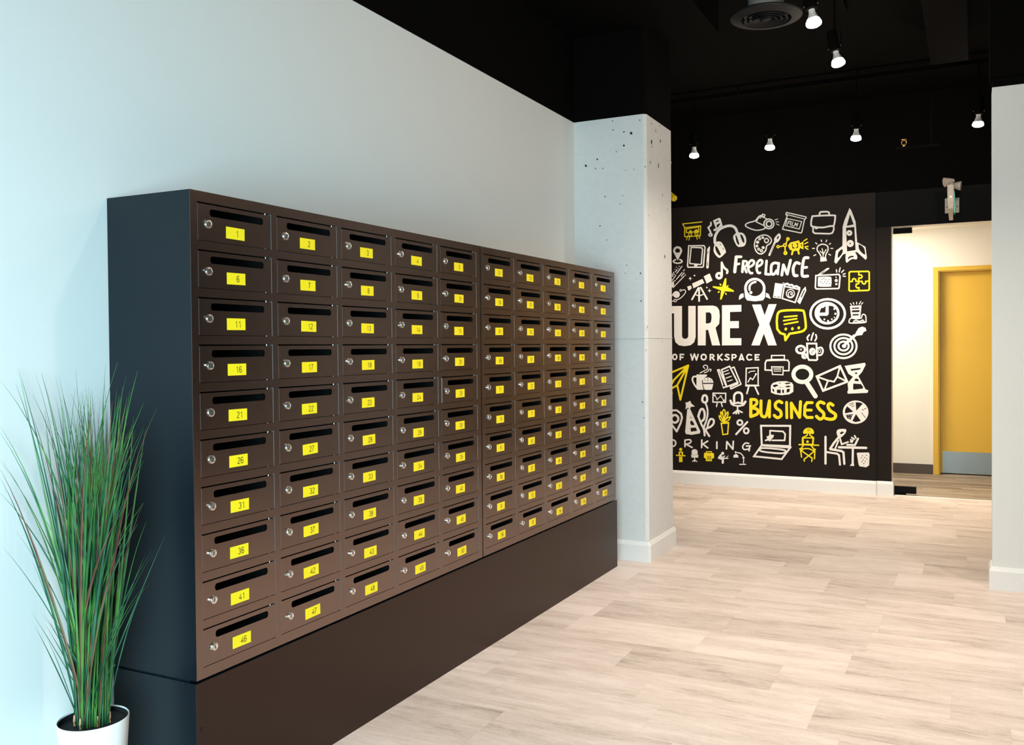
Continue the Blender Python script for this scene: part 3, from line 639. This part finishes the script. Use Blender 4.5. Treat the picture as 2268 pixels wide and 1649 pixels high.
for q in ([(80,1322),(130,1310),(170,1325),(110,1355),(85,1345)],[(150,1287),(210,1290),(190,1300)],[(250,1292),(330,1282),(355,1298),(290,1310)],[(260,1340),(320,1328),(362,1345),(300,1358)],[(215,1345),(190,1365),(165,1362)],[(70,1375),(100,1385),(100,1430),(80,1415)],[(140,1390),(200,1390),(202,1445),(145,1443)],[(222,1392),(250,1392),(250,1445),(225,1440)],[(290,1385),(340,1375),(335,1420),(290,1440)],[(225,1345),(240,1365),(228,1362)]): d.poly(q,1)
d.done('film_reel_drawing')
d = Draw('D'); d.ring(530,1158,136,117,62).st(70,[(600,1290),(728,1490)]).done('magnifier_drawing')
d = Draw('D'); d.st(32,[(748,1190),(1103,1032),(1213,1270),(845,1408)],True).st(25,[(760,1197),(920,1252),(1012,1270),(1062,1190),(1098,1050)]).many(24,[(915,1265),(867,1390)],[(1075,1200),(1195,1262)]).done('envelope_drawing')
d = Draw('D')
d.poly([(1172,1030),(1480,982),(1494,1010),(1440,1120),(1382,1185),(1440,1290),(1490,1385),(1535,1402),(1520,1440),(1225,1452),(1213,1430),(1228,1390),(1218,1300),(1250,1255),(1300,1195),(1230,1150)])
for q in ([(1258,1078),(1415,1060),(1420,1070),(1395,1088),(1275,1105)],[(1325,1140),(1345,1125),(1370,1138),(1348,1158)],[(1320,1255),(1330,1230),(1352,1220),(1380,1232),(1392,1255),(1370,1265)],[(1305,1298),(1420,1305),(1455,1350),(1450,1375),(1310,1392),(1300,1370)]): d.poly(q,1)
d.done('hourglass_drawing')
d = Draw('D')
d.ring(915,238,262,222,36).poly(ell(905,228,190,172,32)).poly([(930,115),(990,120),(1050,180),(1062,240),(1040,300),(980,350),(900,368),(830,340),(790,285),(790,268),(905,268),(930,240)],1).poly([(815,150),(845,150),(885,118),(880,218),(790,220)],1)
for x,y,r in ((1015,165,14),(1033,237,17),(1017,292,10),(978,320,13),(920,348,17),(865,322,14)): d.mb.add([d.P(q,2) for q in ell(x,y,r,r,10)],[tuple(range(10))],0)
d.done('clock_drawing')
d = Draw('D')
d.many(13,[(1260,80),(1280,107)],[(1302,68),(1315,92)],[(1356,60),(1355,90)],[(1420,50),(1393,92)],[(1450,68),(1428,92)]).poly([(1253,118),(1430,108),(1410,300),(1275,305)])
for q in ([(1282,146),(1395,140),(1395,160),(1282,165)],[(1282,185),(1400,180),(1398,212),(1285,215)],[(1293,242),(1388,240),(1386,262),(1293,265)]): d.poly(q,1)
d.st(17,[(1270,305),(1242,345),(1265,378),(1478,370),(1497,335),(1492,268),(1462,245),(1437,262),(1425,300),(1350,312)],True,True).poly([(1295,370),(1310,340),(1345,325),(1400,345),(1450,320),(1490,365)]).poly([(1320,350),(1372,350),(1372,360),(1320,360)],1).poly([(1425,345),(1458,345),(1440,362)],1).done('hat_and_shoe_drawing')
d = Draw('D')
d.st(34,[(150,250),(180,205),(260,187),(400,182),(520,187),(557,222),(582,420),(562,480),(500,512),(335,540)],sm=True).st(34,[(150,250),(140,350),(148,470),(195,530),(262,552),(272,640),(335,540)]).many(24,[(255,285),(447,268)],[(245,343),(445,312)],[(255,398),(462,360)])
for x,y in ((277,470),(378,465),(475,452)): d.poly([(x,y-26),(x+22,y-4),(x+2,y+24),(x-22,y+4)],sm=True)
d.done('speech_bubble_drawing', Y_)
d = Draw('D')
d.ring(1155,732,200,180,30).ring(1155,730,138,124,30).ring(1157,728,78,68,30).dot(1165,728,34,30).st(9,[(1110,690),(1118,760),(1160,770),(1205,740)],sm=True,dk=1).st(46,[(1190,690),(1320,572)]).poly([(1318,580),(1345,520),(1385,455),(1440,432),(1490,450),(1505,495),(1462,515),(1440,560),(1370,570)]).done('dartboard_drawing')
d = Draw('D')
d.st(27,[(600,690),(743,690),(757,930),(740,943),(630,940),(612,900)],True).st(27,[(762,762),(818,752),(843,800),(820,858),(770,868)],sm=True).ring(790,805,18,25,10).ring(505,782,66,55,36).ring(508,780,14,10,8).dot(562,880,48,46).st(7,[(548,860),(575,885),(572,905)],dk=1).ring(683,812,34,42,32).dot(683,812,16,22).st(7,[(660,835),(705,790)],dk=1)
d.st(23,[(635,558),(605,600),(617,640)],sm=True).st(23,[(697,530),(677,585),(665,637)],sm=True).st(23,[(735,555),(745,600),(722,648)],sm=True).done('coffee_mug_drawing')
d = Draw('E')
d.poly([(330,440),(490,790),(480,820),(360,842),(272,830),(257,800),(290,450)]).poly([(262,350),(295,345),(335,325),(352,365),(405,410),(345,415),(335,445),(295,430),(262,455),(270,400)])
d.poly([(338,552),(355,590),(340,590)],1).poly([(335,640),(360,628),(380,650),(397,690),(348,690)],1,True).poly([(340,735),(420,730),(442,780),(345,795)],1).done('party_hat_drawing')
d = Draw('E')
d.st(34,[(518,300),(535,248),(570,243),(590,275),(588,330),(560,350),(528,335)],True,True).st(26,[(560,350),(590,420),(600,520),(582,620),(552,700),(545,750)],sm=True)
d.st(34,[(458,560),(490,465),(530,452),(555,520),(545,600),(500,640)],sm=True).st(30,[(458,560),(500,670),(540,750),(555,850)],sm=True).st(28,[(500,640),(545,600)])
d.st(30,[(605,680),(640,605),(688,612),(690,670),(640,722),(590,740)],sm=True).many(30,[(605,680),(600,720),(565,785)],[(560,760),(625,860)]).done('balloons_drawing')
d = Draw('E'); d.st(30,[(55,470),(130,468),(195,520),(210,580),(190,660),(130,790),(55,690)]).ring(100,598,54,58,34).st(8,[(105,512),(135,512)],dk=1).done('location_pin_drawing')
d = Draw('E'); d.st(19,[(682,208),(875,210),(872,345),(680,343)],True).many(18,[(745,358),(735,412)],[(808,358),(822,412)]).st(11,[(708,240),(745,298),(800,255),(845,318)])
for x,y in ((708,240),(745,300),(800,255),(845,318)): d.dot(x,y,15)
d.dot(745,300,7,dk=1).dot(800,255,7,dk=1).done('chart_board_drawing')
d = Draw('E')
d.st(34,[(1005,350),(1003,250),(1030,208),(1072,197),(1112,215),(1125,260),(1122,345)],sm=True).poly([(955,345),(1010,352),(1060,335),(1120,352),(1165,355),(1155,400),(1080,417),(980,402)]).poly([(1002,380),(1060,368),(1120,380),(1060,388)],1,True).many(34,[(947,322),(968,372)],[(1175,337),(1145,382)]).st(22,[(1055,415),(1055,470)]).many(24,[(1055,468),(992,515)],[(1055,468),(1033,520)],[(1060,470),(1073,518)],[(1062,468),(1125,500)]).done('armchair_drawing')
d = Draw('E')
d.st(19,[(808,668),(918,662),(905,828),(832,838)],True).st(15,[(802,662),(923,655)])
for q in ([(848,458),(868,500),(850,600),(828,500)],[(802,492),(838,560),(845,640),(805,560)],[(905,492),(908,540),(860,622),(866,560)],[(775,552),(820,590),(842,645),(795,612)],[(942,567),(918,620),(858,645),(882,600)]): d.st(17,q,True,True)
d.done('potted_plant_drawing', Y_)
d = Draw('E'); d.ring(1090,655,38,36,28).ring(1187,780,36,40,28).st(30,[(1203,647),(1034,832)]).done('percent_sign_drawing')
d = Draw('E'); f2 = lambda l: [(x+o2,y) for x,y in l]
d.st(48,[(1258,310),(1256,562)]).st(44,[(1258,302),(1335,312),(1345,370),(1270,430)],sm=True).st(46,[(1270,430),(1355,455),(1358,520),(1262,563)],sm=True)
d.st(46,[(1412,325),(1412,510),(1440,562),(1495,540),(1540,325)],sm=True).st(44,[(1542,330),(1540,568)])
d.st(46,f2([(218,352),(170,330),(120,370),(130,430),(195,480),(205,550),(150,580),(102,545)]),sm=True).st(42,f2([(290,347),(294,582)])).st(46,f2([(366,580),(362,360),(488,575),(502,337)]))
d.st(44,f2([(680,352),(600,352),(570,400),(564,540),(600,577),(680,577)])).st(42,f2([(572,465),(667,465)]))
d.st(48,f2([(860,362),(800,342),(758,388),(790,450),(852,510),(850,570),(800,602),(745,560)]),sm=True).st(48,f2([(995,390),(950,365),(920,400),(950,470),(1032,530),(1020,588),(960,605),(885,592)]),sm=True).done('business_lettering', Y_)
d = Draw('F')
d.poly(ell(1340,497,196,178,36))
for q in ([(1340,345),(1400,348),(1450,367),(1350,475)],[(1210,405),(1305,490),(1178,515),(1180,460)],[(1185,540),(1300,525),(1262,615),(1215,590)],[(1345,525),(1420,630),(1340,648),(1290,630)]): d.poly(q,1)
d.many(8,[(1240,375),(1310,350)],[(1255,395),(1315,370)],[(1275,415),(1318,400)],[(1430,505),(1490,580)],[(1440,455),(1460,465)],[(1470,450),(1500,435)],dk=1)
for x,y in ((1205,552),(1235,548),(1270,540),(1235,578),(1255,575),(1280,552),(1248,600)): d.mb.add([d.P(q,2) for q in ell(x,y,6,6,8)],[tuple(range(8))],0)
d.done('pie_chart_drawing')
d = Draw('E'); d.ring(72,967,42,48,24).done('spaced_letter')
for ls, sm_ in (([[(255,922),(255,1020)],[(272,985),(363,1033)]], [(255,922),(325,915),(348,940),(325,968),(268,985)]), ([[(511,920),(508,1035)],[(600,937),(527,982),(602,1040)]], None), ([[(740,950),(740,1048)]], None),
                ([[(886,1055),(892,945),(984,1060),(990,940)]], None), ([[(1190,1012),(1250,1010)],[(1240,1012),(1230,1083)]], [(1225,972),(1172,968),(1133,1020),(1155,1064),(1215,1058)])):
    d = Draw('E'); d.many(24, *ls)
    if sm_: d.st(22, sm_, sm=True)
    d.done('spaced_letter')
d = Draw('E'); d.dot(190,1063,24).st(22,[(170,1140),(170,1105),(215,1105),(215,1140)]).st(18,[(125,1152),(255,1160)]).many(27,[(178,1182),(178,1245)],[(204,1182),(204,1245)]).done('desk_figure_drawing', Y_)
d = Draw('E'); d.poly([(358,1128),(360,1080),(400,1058),(442,1080),(446,1130),(430,1145),(372,1145)],sm=True).poly([(348,1140),(375,1150),(430,1150),(458,1140),(455,1188),(355,1188)]).many(14,[(402,1188),(402,1225)],[(402,1220),(370,1245)],[(402,1220),(402,1250)],[(402,1220),(436,1248)]).done('small_chair_drawing')
d = Draw('E'); d.poly([(575,1090),(665,1092),(665,1115),(697,1125),(697,1195),(665,1205),(665,1242),(572,1240),(572,1205),(542,1185),(545,1120),(572,1110)]).poly([(588,1102),(655,1105),(655,1118),(585,1115)],1).poly([(592,1165),(650,1165),(650,1225),(592,1225)],1)
for k in range(4): d.mb.add([d.P(q,2) for q in ((598,1172+k*14),(644,1172+k*14),(644,1180+k*14),(598,1180+k*14))],[(0,1,2,3)],0)
d.done('small_printer_drawing', Y_)
d = Draw('E'); d.dot(828,1123,23).st(32,[(800,1150),(772,1192),(832,1210),(830,1265)]).many(17,[(800,1165),(830,1185),(860,1163)],[(842,1198),(908,1198)]).st(8,[(885,1188),(914,1160)]).done('small_worker_drawing')
d = Draw('E'); d.poly([(990,1187),(995,1150),(1030,1130),(1063,1150),(1070,1187)]).dot(1027,1107,15).st(15,[(1052,1112),(1100,1122),(1140,1165)],sm=True).dot(1145,1190,17).st(14,[(1148,1212),(1145,1270)]).st(15,[(1088,1290),(1178,1290)]).done('desk_lamp_drawing')
d = Draw('F')
d.st(30,[(-100,703),(345,705),(340,1015),(-88,998)],True).st(28,[(-90,1002),(-207,1168),(215,1210),(345,1035)],True).st(26,[(-72,1042),(252,1072),(220,1122),(-92,1092)],True,True).st(24,[(38,850),(38,778),(235,790),(268,830),(260,925),(70,925)]).poly([(-20,870),(10,858),(40,835),(100,845),(85,885),(60,905),(40,945),(12,928),(-35,938),(-45,925),(0,895)]).done('laptop_drawing')
d = Draw('F')
d.poly([(540,800),(570,750),(625,732),(680,750),(708,800),(690,830),(620,815),(560,828)],sm=True).st(7,[(600,752),(650,755)],dk=1).st(7,[(605,780),(650,778)],dk=1).many(20,[(610,825),(600,850),(532,885),(532,990)],[(640,825),(650,850),(700,885),(690,990)]).st(18,[(540,888),(692,888),(685,985),(545,985)],True).dot(608,945,20).st(20,[(480,990),(778,1000)])
d.many(19,[(545,1005),(500,1060),(518,1180)],[(665,1005),(720,1075),(715,1205)],[(520,1085),(630,1162),(680,1195),(672,1245)],[(712,1088),(620,1165),(557,1212),(560,1240)],[(490,1055),(530,1050)],[(700,1060),(728,1062)]).st(18,[(505,1085),(560,1052),(640,1055),(708,1090)],sm=True).done('laptop_figure_drawing', Y_)
d = Draw('F')
d.poly([(1050,800),(1082,757),(1188,755),(1192,800),(1160,845),(1112,880),(1068,862)],sm=True).poly([(1098,822),(1135,790),(1170,815),(1145,812),(1135,830)],1,True).many(34,[(1080,880),(1010,965),(952,1055)],[(955,1058),(1125,1088),(1155,1108),(1168,1282)],[(882,872),(882,1278)]).st(24,[(1078,930),(1032,1045)]).st(26,[(1100,885),(1128,985),(1225,950)]).st(30,[(890,1102),(1060,1128),(1088,1152),(1102,1295)]).st(36,[(1088,1030),(1500,1040)]).st(32,[(1298,1060),(1295,1290)]).poly([(1252,1312),(1280,1275),(1315,1275),(1318,1315)]).st(30,[(1212,993),(1330,997),(1378,900)]).many(24,[(1325,855),(1345,890)],[(1282,882),(1320,908)],[(1264,917),(1298,930)],[(1264,947),(1288,950)]).done('seated_worker_drawing')
d = Draw('F'); d.poly([(1357,1118),(1375,1112),(1540,1110),(1553,1140),(1545,1305),(1500,1335),(1400,1320),(1385,1290)])
for x,y in ((1445,1160),(1505,1152),(1427,1190),(1478,1188),(1512,1210),(1455,1220),(1435,1248),(1485,1245),(1465,1278)): d.dot(x,y,8,7,dk=1)
d.done('waste_bin_drawing')


# ------------------------------------------------------------------ ceiling lamps on tracks
def track(name, label, a, b):
    mb = MB(); a, b = Vector(a), Vector(b); d = (b-a).normalized(); s = Vector((-d.y, d.x, 0))*.018
    vs = [p+q+Vector((0, 0, z)) for p in (a, b) for q in (s, -s) for z in (-.0175, .0175)]
    mb.add(vs, [(0, 1, 3, 2), (4, 6, 7, 5), (0, 4, 5, 1), (2, 3, 7, 6), (1, 5, 7, 3), (0, 2, 6, 4)])
    n = max(2, int((b-a).length/1.2)+1)
    for k in range(n):
        p = a+(b-a)*((k+.5)/n); mb.tube([p+Vector((0, 0, .0175)), Vector((p.x, p.y, ZC))], .006, 6)
    return tag(mb.build(name, 'black'), label, 'lighting track')
track('lighting_track', 'black lighting track running away from the camera over the aisle', (1.55, 1.2, 3.502), (1.55, 6.1, 3.502))
track('lighting_track', 'black lighting track to the right of the aisle, out of the photo', (3.145, 2.2, 3.502), (3.145, 5.2, 3.502))
track('lighting_track', 'black lighting track running across in front of the mural wall', (-.9, 7.535, 3.4525), (2.9, 7.535, 3.4525))
STEM = .462
def make_lamp():
    root = thing('track_lamp', 'x', 'lamp')
    mb = MB().tube([(.0, .0, STEM), (.0, .0, .20)], .006, 8).tube([(0, 0, .20), (-.035, 0, .19), (-.038, 0, .10)], .004, 8).tube([(0, 0, .20), (.035, 0, .19), (.038, 0, .10)], .004, 8)
    mb.build('bracket', 'black', root, smooth=True)
    hd = MB().lathe([(.0, .205), (.026, .20), (.03, .19), (.03, .075), (.024, .07)], (0, 0, 0), (0, 0, 1), 20).build('socket', 'black', root, smooth=True)
    for s in (-1, 1):
        MB().lathe([(.007, 0), (.007, .008)], (s*.032, 0, .10), (s, 0, 0), 10).build('thumb_screw', 'blackmetal', root, smooth=True)
    MB().lathe([(.0165, .088), (.0165, .062), (.018, .050), (.023, .036), (.0325, .016)], (0, 0, 0), (0, 0, 1), 20).build('bulb_neck', 'bulbneck', root, smooth=True)
    MB().lathe([(.0325, .016), (.0385, .002), (.040, -.006), (.037, -.014), (.026, -.020), (.012, -.0235), (.0, -.024)], (0, 0, 0), (0, 0, 1), 24).build('bulb', 'bulb', root, smooth=True)['label'] = 'lit warm white reflector bulb'
    return root
def copy_tree(o, parent=None):
    c_ = o.copy(); C.objects.link(c_)
    if parent: c_.parent = parent
    for ch in list(o.children): copy_tree(ch, c_)
    return c_
lamps = [((1.545, 4.894, 3.05), 'biggest and nearest lit lamp, beside the round ceiling vent', 'a', 1),
         ((1.564, 5.654, 3.05), 'lit lamp on a black stem, just below and behind the nearest lamp', 'a', 1),
         ((.138, 7.55, 3.0), 'lit lamp next to the concrete column, leftmost of the row over the mural', 'm', 1),
         ((.784, 7.544, 3.0), 'lit lamp second from the column in the row over the mural', 'm', 1),
         ((1.464, 7.528, 3.0), 'lit lamp third from the column in the row over the mural', 'm', 1),
         (tuple(at(2168, 267, 1, 7.535)[:2])+(3.012,), 'lit lamp close to the right partition, rightmost of the row over the mural', 'm', 1),
         ((1.555, 4.13, 3.05), 'lit lamp on the aisle track, just above the top edge of the photo', 'x', 1),
         ((1.56, 3.30, 3.05), 'lit lamp on the aisle track, second above the top edge of the photo', 'x', 1),
         ((1.56, 2.45, 3.05), 'lit lamp on the aisle track nearest the camera, out of the photo', 'x', 1),
         ((3.145, 4.45, 3.05), 'lit lamp in front of the right partition, out of the photo', 'r', 1),
         ((3.145, 3.0, 3.05), 'lit lamp on the right-hand track nearest the camera, out of the photo', 'r', 1)]
SPOT_A, SPOT_M = 84, 122
proto = None
for i, (p, lab, kind, on) in enumerate(lamps):
    if proto is None: r = proto = make_lamp()
    else: r = copy_tree(proto)
    p = (p[0]-(.016 if i < 2 else 0), p[1], p[2]-.022); lamps[i] = (p,)+lamps[i][1:]
    r.location = p; r['label'] = lab; r['group'] = {'m': 'lamps in the row over the mural', 'r': 'lamps on the right-hand track'}.get(kind, 'lamps on the aisle track')
    tilt = Matrix.Rotation(math.radians(-9 if i == 0 else (-12 if i == 1 else 3)), 4, 'Y') @ Matrix.Rotation(math.radians(6 if kind == 'm' else -4), 4, 'X')
    pv = Matrix.Translation((0, 0, .10))
    for part in r.children:
        if not part.name.startswith('bracket'): part.matrix_local = pv @ tilt @ pv.inverted()
for i, (p, lab, kind, on) in enumerate(lamps):
    if kind == 'm':
        light('bulb_light', 'SPOT', (p[0], p[1], p[2]-.04), SPOT_M, WARM_M, aim=(p[0], p[1]+.45, p[2]-2.0), spot_size=math.radians(99), spot_blend=1, shadow_soft_size=.045)
    else:
        light('bulb_light', 'SPOT', (p[0], p[1], p[2]-.04), SPOT_A, WARM, aim=(p[0]-(.3 if i < 2 else 0), p[1]-(.15 if i < 2 else 0), 0), spot_size=math.radians(118), spot_blend=1, shadow_soft_size=.045)

# round ceiling diffuser
df = thing('ceiling_diffuser', 'round dark ceiling air diffuser on a duct neck beside the nearest lamp', 'air vent', (1.23, 5.215, 3.2))
MB().lathe([(.10, ZC-3.2), (.10, .035), (.125, .03)], (0, 0, 0), (0, 0, 1), 40, cap=False).build('duct_neck', 'galv', df, smooth=True)
MB().lathe([(.134, .05), (.2, .028), (.203, .022), (.2, .014), (.170, .008), (.142, .0), (.138, .006), (.134, .05)], (0, 0, 0), (0, 0, 1), 48, cap=False).build('outer_ring', 'duct', df, smooth=True)
for r in (.110, .081, .052):
    MB().lathe([(r, .004), (r+.012, -.004), (r+.013, -.002), (r-.012, .03), (r-.013, .028), (r, .004)], (0, 0, 0), (0, 0, 1), 40, cap=False).build('louvre_ring', 'duct', df, smooth=True)
MB().lathe([(.0, -.002), (.022, .0), (.026, .004), (.0, .012)], (0, 0, 0), (0, 0, 1), 24, cap=False).build('centre_cone', 'duct', df, smooth=True)
MB().box(-.132, .132, -.003, .003, .012, .022).box(-.003, .003, -.132, .132, .012, .022).build('cross_bar', 'duct', df)

# sprinkler on its pipe
zp = 2.905
tag(MB().tube([(2.05, 7.75, zp), (1.74, 7.75, zp)], .014, 12).tube([(2.0, 7.75, zp), (2.0, 7.75, ZC)], .005, 6).build('sprinkler_pipe', 'black', smooth=True), 'black pipe carrying the small brass sprinkler', 'pipe')
sk = thing('fire_sprinkler', 'small brass sprinkler ring against the black wall above the doorway', 'sprinkler', (1.80, 7.75, zp+.014))
MB().lathe([(.009, 0), (.009, .012), (.006, .016)], (0, 0, 0), (0, 0, 1), 12).build('thread_fitting', 'brass', sk, smooth=True)
MB().tube([(0, 0, .012), (-.016, 0, .018), (-.019, 0, .03), (-.014, 0, .042), (0, 0, .052)], .0035, 8).tube([(0, 0, .012), (.016, 0, .018), (.019, 0, .03), (.014, 0, .042), (0, 0, .052)], .0035, 8).build('frame_arms', 'brass', sk, smooth=True)
MB().lathe([(.0, .051), (.022, .052), (.022, .054), (.0, .056)], (0, 0, 0), (0, 0, 1), 16).build('deflector', 'brass', sk, smooth=True)
# yellow spotlight head behind the column
ys_ = thing('yellow_spotlight', 'yellow tube-shaped spotlight head peeking out behind the concrete column', 'spotlight', (.30, YC2, 2.44))
a = at(1484, 432, 1, 6.1)-Vector(ys_.location); b_ = at(1493, 439, 1, 6.06)-Vector(ys_.location)
ax = (b_-a).normalized()
MB().lathe([(.0, -.16), (.020, -.155), (.022, -.14), (.022, .003), (.019, .008), (.0, .009)], b_, ax, 24).build('housing', 'yellow', ys_, smooth=True)
q = b_-ax*.11
MB().tube([(q.x, .0, q.z-.06), (q.x, .05, q.z-.06), (q.x, q.y, q.z-.01)], .007, 8).lathe([(.03, 0), (.03, .012)], (q.x, 0, q.z-.06), (0, 1, 0), 16).build('wall_bracket', 'yellow', ys_, smooth=True)

# emergency light with two heads
em = thing('emergency_light', 'cream emergency light with two lamp heads on the dark wall above the doorway', 'emergency light', (2.135, YM, 2.52))
o = Vector(em.location)
MB().box(-.056, .056, -.012, 0, -.064, .064).build('backplate', 'lampcase', em, bevel=.003)
for s in (-1, 1): MB().lathe([(.005, 0), (.005, .002)], (s*.04, -.012, -.012), (0, -1, 0), 10).build('screw', 'pit', em)
prof = [(-.03, -.128), (-.05, -.131), (-.26, -.06), (-.28, .0), (-.28, .135), (-.10, .135), (-.03, .05)]
bd = MB(); hw = [.016, .016, .020, .025, .025, .025, .022]
n = len(prof); bd.add([(-w_, y, z) for (y, z), w_ in zip(prof, hw)]+[(w_, y, z) for (y, z), w_ in zip(prof, hw)],
    [tuple(range(n)), tuple(reversed(range(n, 2*n)))]+[(i, n+i, n+(i+1) % n, (i+1) % n) for i in range(n)])
bd.box(-.015, .015, -.03, -.011, -.05, .05)
bd.v = [(x-.006, y, z) for x, y, z in bd.v]
bd.build('body', 'lampcase', em, bevel=.004)
MB().box(.0195, .0230, -.26, -.045, -.085, .085).build('sign_panel', 'green', em, bevel=.002)['label'] = 'green lit edge panel'
MB().lathe([(.0035, 0), (.0035, .003)], (-.004, -.281, .035), (0, -1, 0), 10).build('indicator_light', 'pilot', em)
def head(c_, ax):
    MB().lathe([(.012, -.045), (.016, -.04), (.03, .0), (.038, .03), (.040, .034), (.038, .036), (.0, .030)], c_, ax, 24).build('lamp_head', 'lampcase', em, smooth=True)
e1 = at(2101, 402, 1, YM-.21)-o; e2 = at(2118, 411, 1, YM-.14)-o
head(e1, (-1, -.35, -.18)); head(e2, (1, -.1, -.12))
MB().lathe([(.022, 0), (.022, .03), (.014, .038)], (-.006, -.2, .125), (0, 0, 1), 16).build('swivel_base', 'lampcase', em, smooth=True)

# ------------------------------------------------------------------ potted grass
pt = thing('potted_grass', 'tall potted grass with green and brown blades in a white pot, against the left wall', 'plant', (.1717, 1.6219, 0))
po = Vector(pt.location); RZ = .357
MB().lathe([(.0, .0), (.062, .0), (.065, .004), (.0882, RZ-.006), (.0885, RZ-.002), (.0870, RZ), (.0853, RZ-.002), (.0840, RZ-.03), (.081, RZ-.05)], (0, 0, 0), (0, 0, 1), 56, cap=False).build('pot', 'pot', pt, smooth=True)
MB().lathe([(.0, RZ-.020), (.05, RZ-.021), (.0845, RZ-.016)], (0, 0, 0), (0, 0, 1), 40, cap=False).lathe([(.0843, RZ-.016), (.0850, RZ-.0035)], (0, 0, 0), (0, 0, 1), 56, cap=False).build('pot_liner', 'soil', pt, smooth=True)
for px, py in ((165, 1598), (178, 1606), (216, 1600), (243, 1590), (231, 1580)):
    b0 = at(px, py+8, 2, RZ-.02)-po; b0.z = RZ-.022
    MB().tube([b0, b0+Vector((0, 0, .014)), b0+Vector((.001, 0, .030))], [.0036, .0036, .0026], 10).build('cane_stub', 'stub', pt, smooth=True)
fol = MB(); gr = random.Random(11)
def blade(tip, base, mi, wd, bow, curl=0):
    n = 11; P = []
    d = tip-base
    side = Vector((gr.uniform(-1, 1), gr.uniform(-1, 1), 0)).normalized()
    out = Vector((d.x, d.y, 0))
    c1 = base+Vector((0, 0, d.z*.45))+out*(.20+bow); c2 = base+Vector((0, 0, d.z*.80))+out*(.58+bow)
    for i in range(n):
        t = i/(n-1)
        p = base*(1-t)**3+c1*3*t*(1-t)**2+c2*3*t*t*(1-t)+tip*t**3
        p = p+side*curl*math.sin(math.pi*t)*d.length
        P.append(p)
    a = (eye-po-P[5]).normalized(); vs = []
    for i, p in enumerate(P):
        t = i/(n-1); tg = (P[min(i+1, n-1)]-P[max(i-1, 0)]).normalized(); s = tg.cross(a).normalized()
        s = (s*math.cos(ang0)+s.cross(tg)*math.sin(ang0))
        w_ = wd*.5*(.75+.35*math.sin(math.pi*min(1, t*1.3)))*(1-max(0, (t-.45)/.55)**1.4*.92)
        k = tg.cross(s)*w_*.35
        vs += [p-s*w_, p+k, p+s*w_]
    fs = []
    for i in range(n-1):
        for j in range(2): fs.append((i*3+j, i*3+j+1, i*3+j+4, i*3+j+3))
    fol.add(vs, fs, mi)
Z6 = 3.0525; Z5 = 4.724
tips = [(x/Z6, 780+y/Z6, m_) for x, y, m_ in (
 (125,110,1),(122,115,0),(5,190,0),(105,205,1),(235,125,1),(280,140,0),(285,150,1),(375,150,0),(400,160,1),(510,100,1),(715,70,0),(795,65,0),(855,155,1),(930,125,0),(878,260,0),(710,220,1),
 (845,370,2),(1065,365,2),(985,520,0),(970,525,1),(890,485,0),(915,565,2),(300,385,2),(220,280,1),(410,310,0),(425,280,1),(510,240,0),(600,230,1),(590,290,0),(570,390,2),(760,330,2),(740,430,2),
 (2,500,0),(2,540,1),(5,720,0),(3,735,0),(2,790,2),(2,850,1),(2,950,1),(15,1310,1),(110,1210,1),(220,1410,1),(990,1140,0),(1130,1210,1),(1045,1345,1),(1025,1340,1),(980,1370,0),(1010,1560,1),
 (880,1210,1),(700,340,0),(670,600,2),(640,1040,1),(300,400,1),(470,600,0),(700,560,1),(215,410,2),(500,620,1),(620,560,0),(640,610,0),(720,520,0),(800,400,0),(805,290,0),(830,230,0),(790,250,0),(770,470,0),(810,330,1),(860,300,0))]
tips += [(x/Z5, 1300+y/Z5, m_) for x, y, m_ in ((320,245,1),(360,400,1),(435,275,1),(465,280,1),(475,390,1),(520,370,1),(475,490,1),(1500,20,1),(1420,0,1),(1490,5,0))]
def place(px, py):
    """put a tip on its line of sight, no nearer the wall or the cabinet than a hand's breadth allows"""
    r = ray(px, py); y = po.y+gr.uniform(-.10, .06)
    ymax = (.022-eye.x)/r.x if r.x < 0 else 9
    y = min(y, ymax*r.y, Y0-.03)
    return eye+r*(y/r.y)
for i, (px, py, m_) in enumerate(tips):
    ang0 = gr.uniform(-.9, .9)
    tip = place(px, py)-po
    a = gr.uniform(0, 2*math.pi); rb = .045*math.sqrt(gr.random()); base = Vector((rb*math.cos(a)+.12*tip.x*.3-.018, rb*math.sin(a)*.8+.010, RZ-.022))
    low = py > 1150
    blade(tip, base, m_, gr.uniform(.0042, .0068) if not low else .003, gr.uniform(-.12, .08) if not low else gr.uniform(-.02, .2), gr.uniform(-.03, .03))
for i in range(185):                                                    # the dense middle of the clump
    ang0 = gr.uniform(-.9, .9)
    t = gr.random(); px = 205+gr.gauss(0, 62); py = 850+abs(px-190)*gr.uniform(.1, .9)+gr.uniform(0, 260)
    px = max(20, min(318, px)); tip = place(px, py)-po
    a = gr.uniform(0, 2*math.pi); rb = .050*math.sqrt(gr.random()); base = Vector((rb*math.cos(a)-.018, rb*math.sin(a)*.8+.010, RZ-.022))
    blade(tip, base, gr.choice((0, 0, 0, 1, 1, 1, 2)), gr.uniform(.0038, .0072), gr.uniform(-.20, .10), gr.uniform(-.03, .03))
fol.build('grass_blades', ['blade', 'teal', 'dry'], pt, smooth=True)
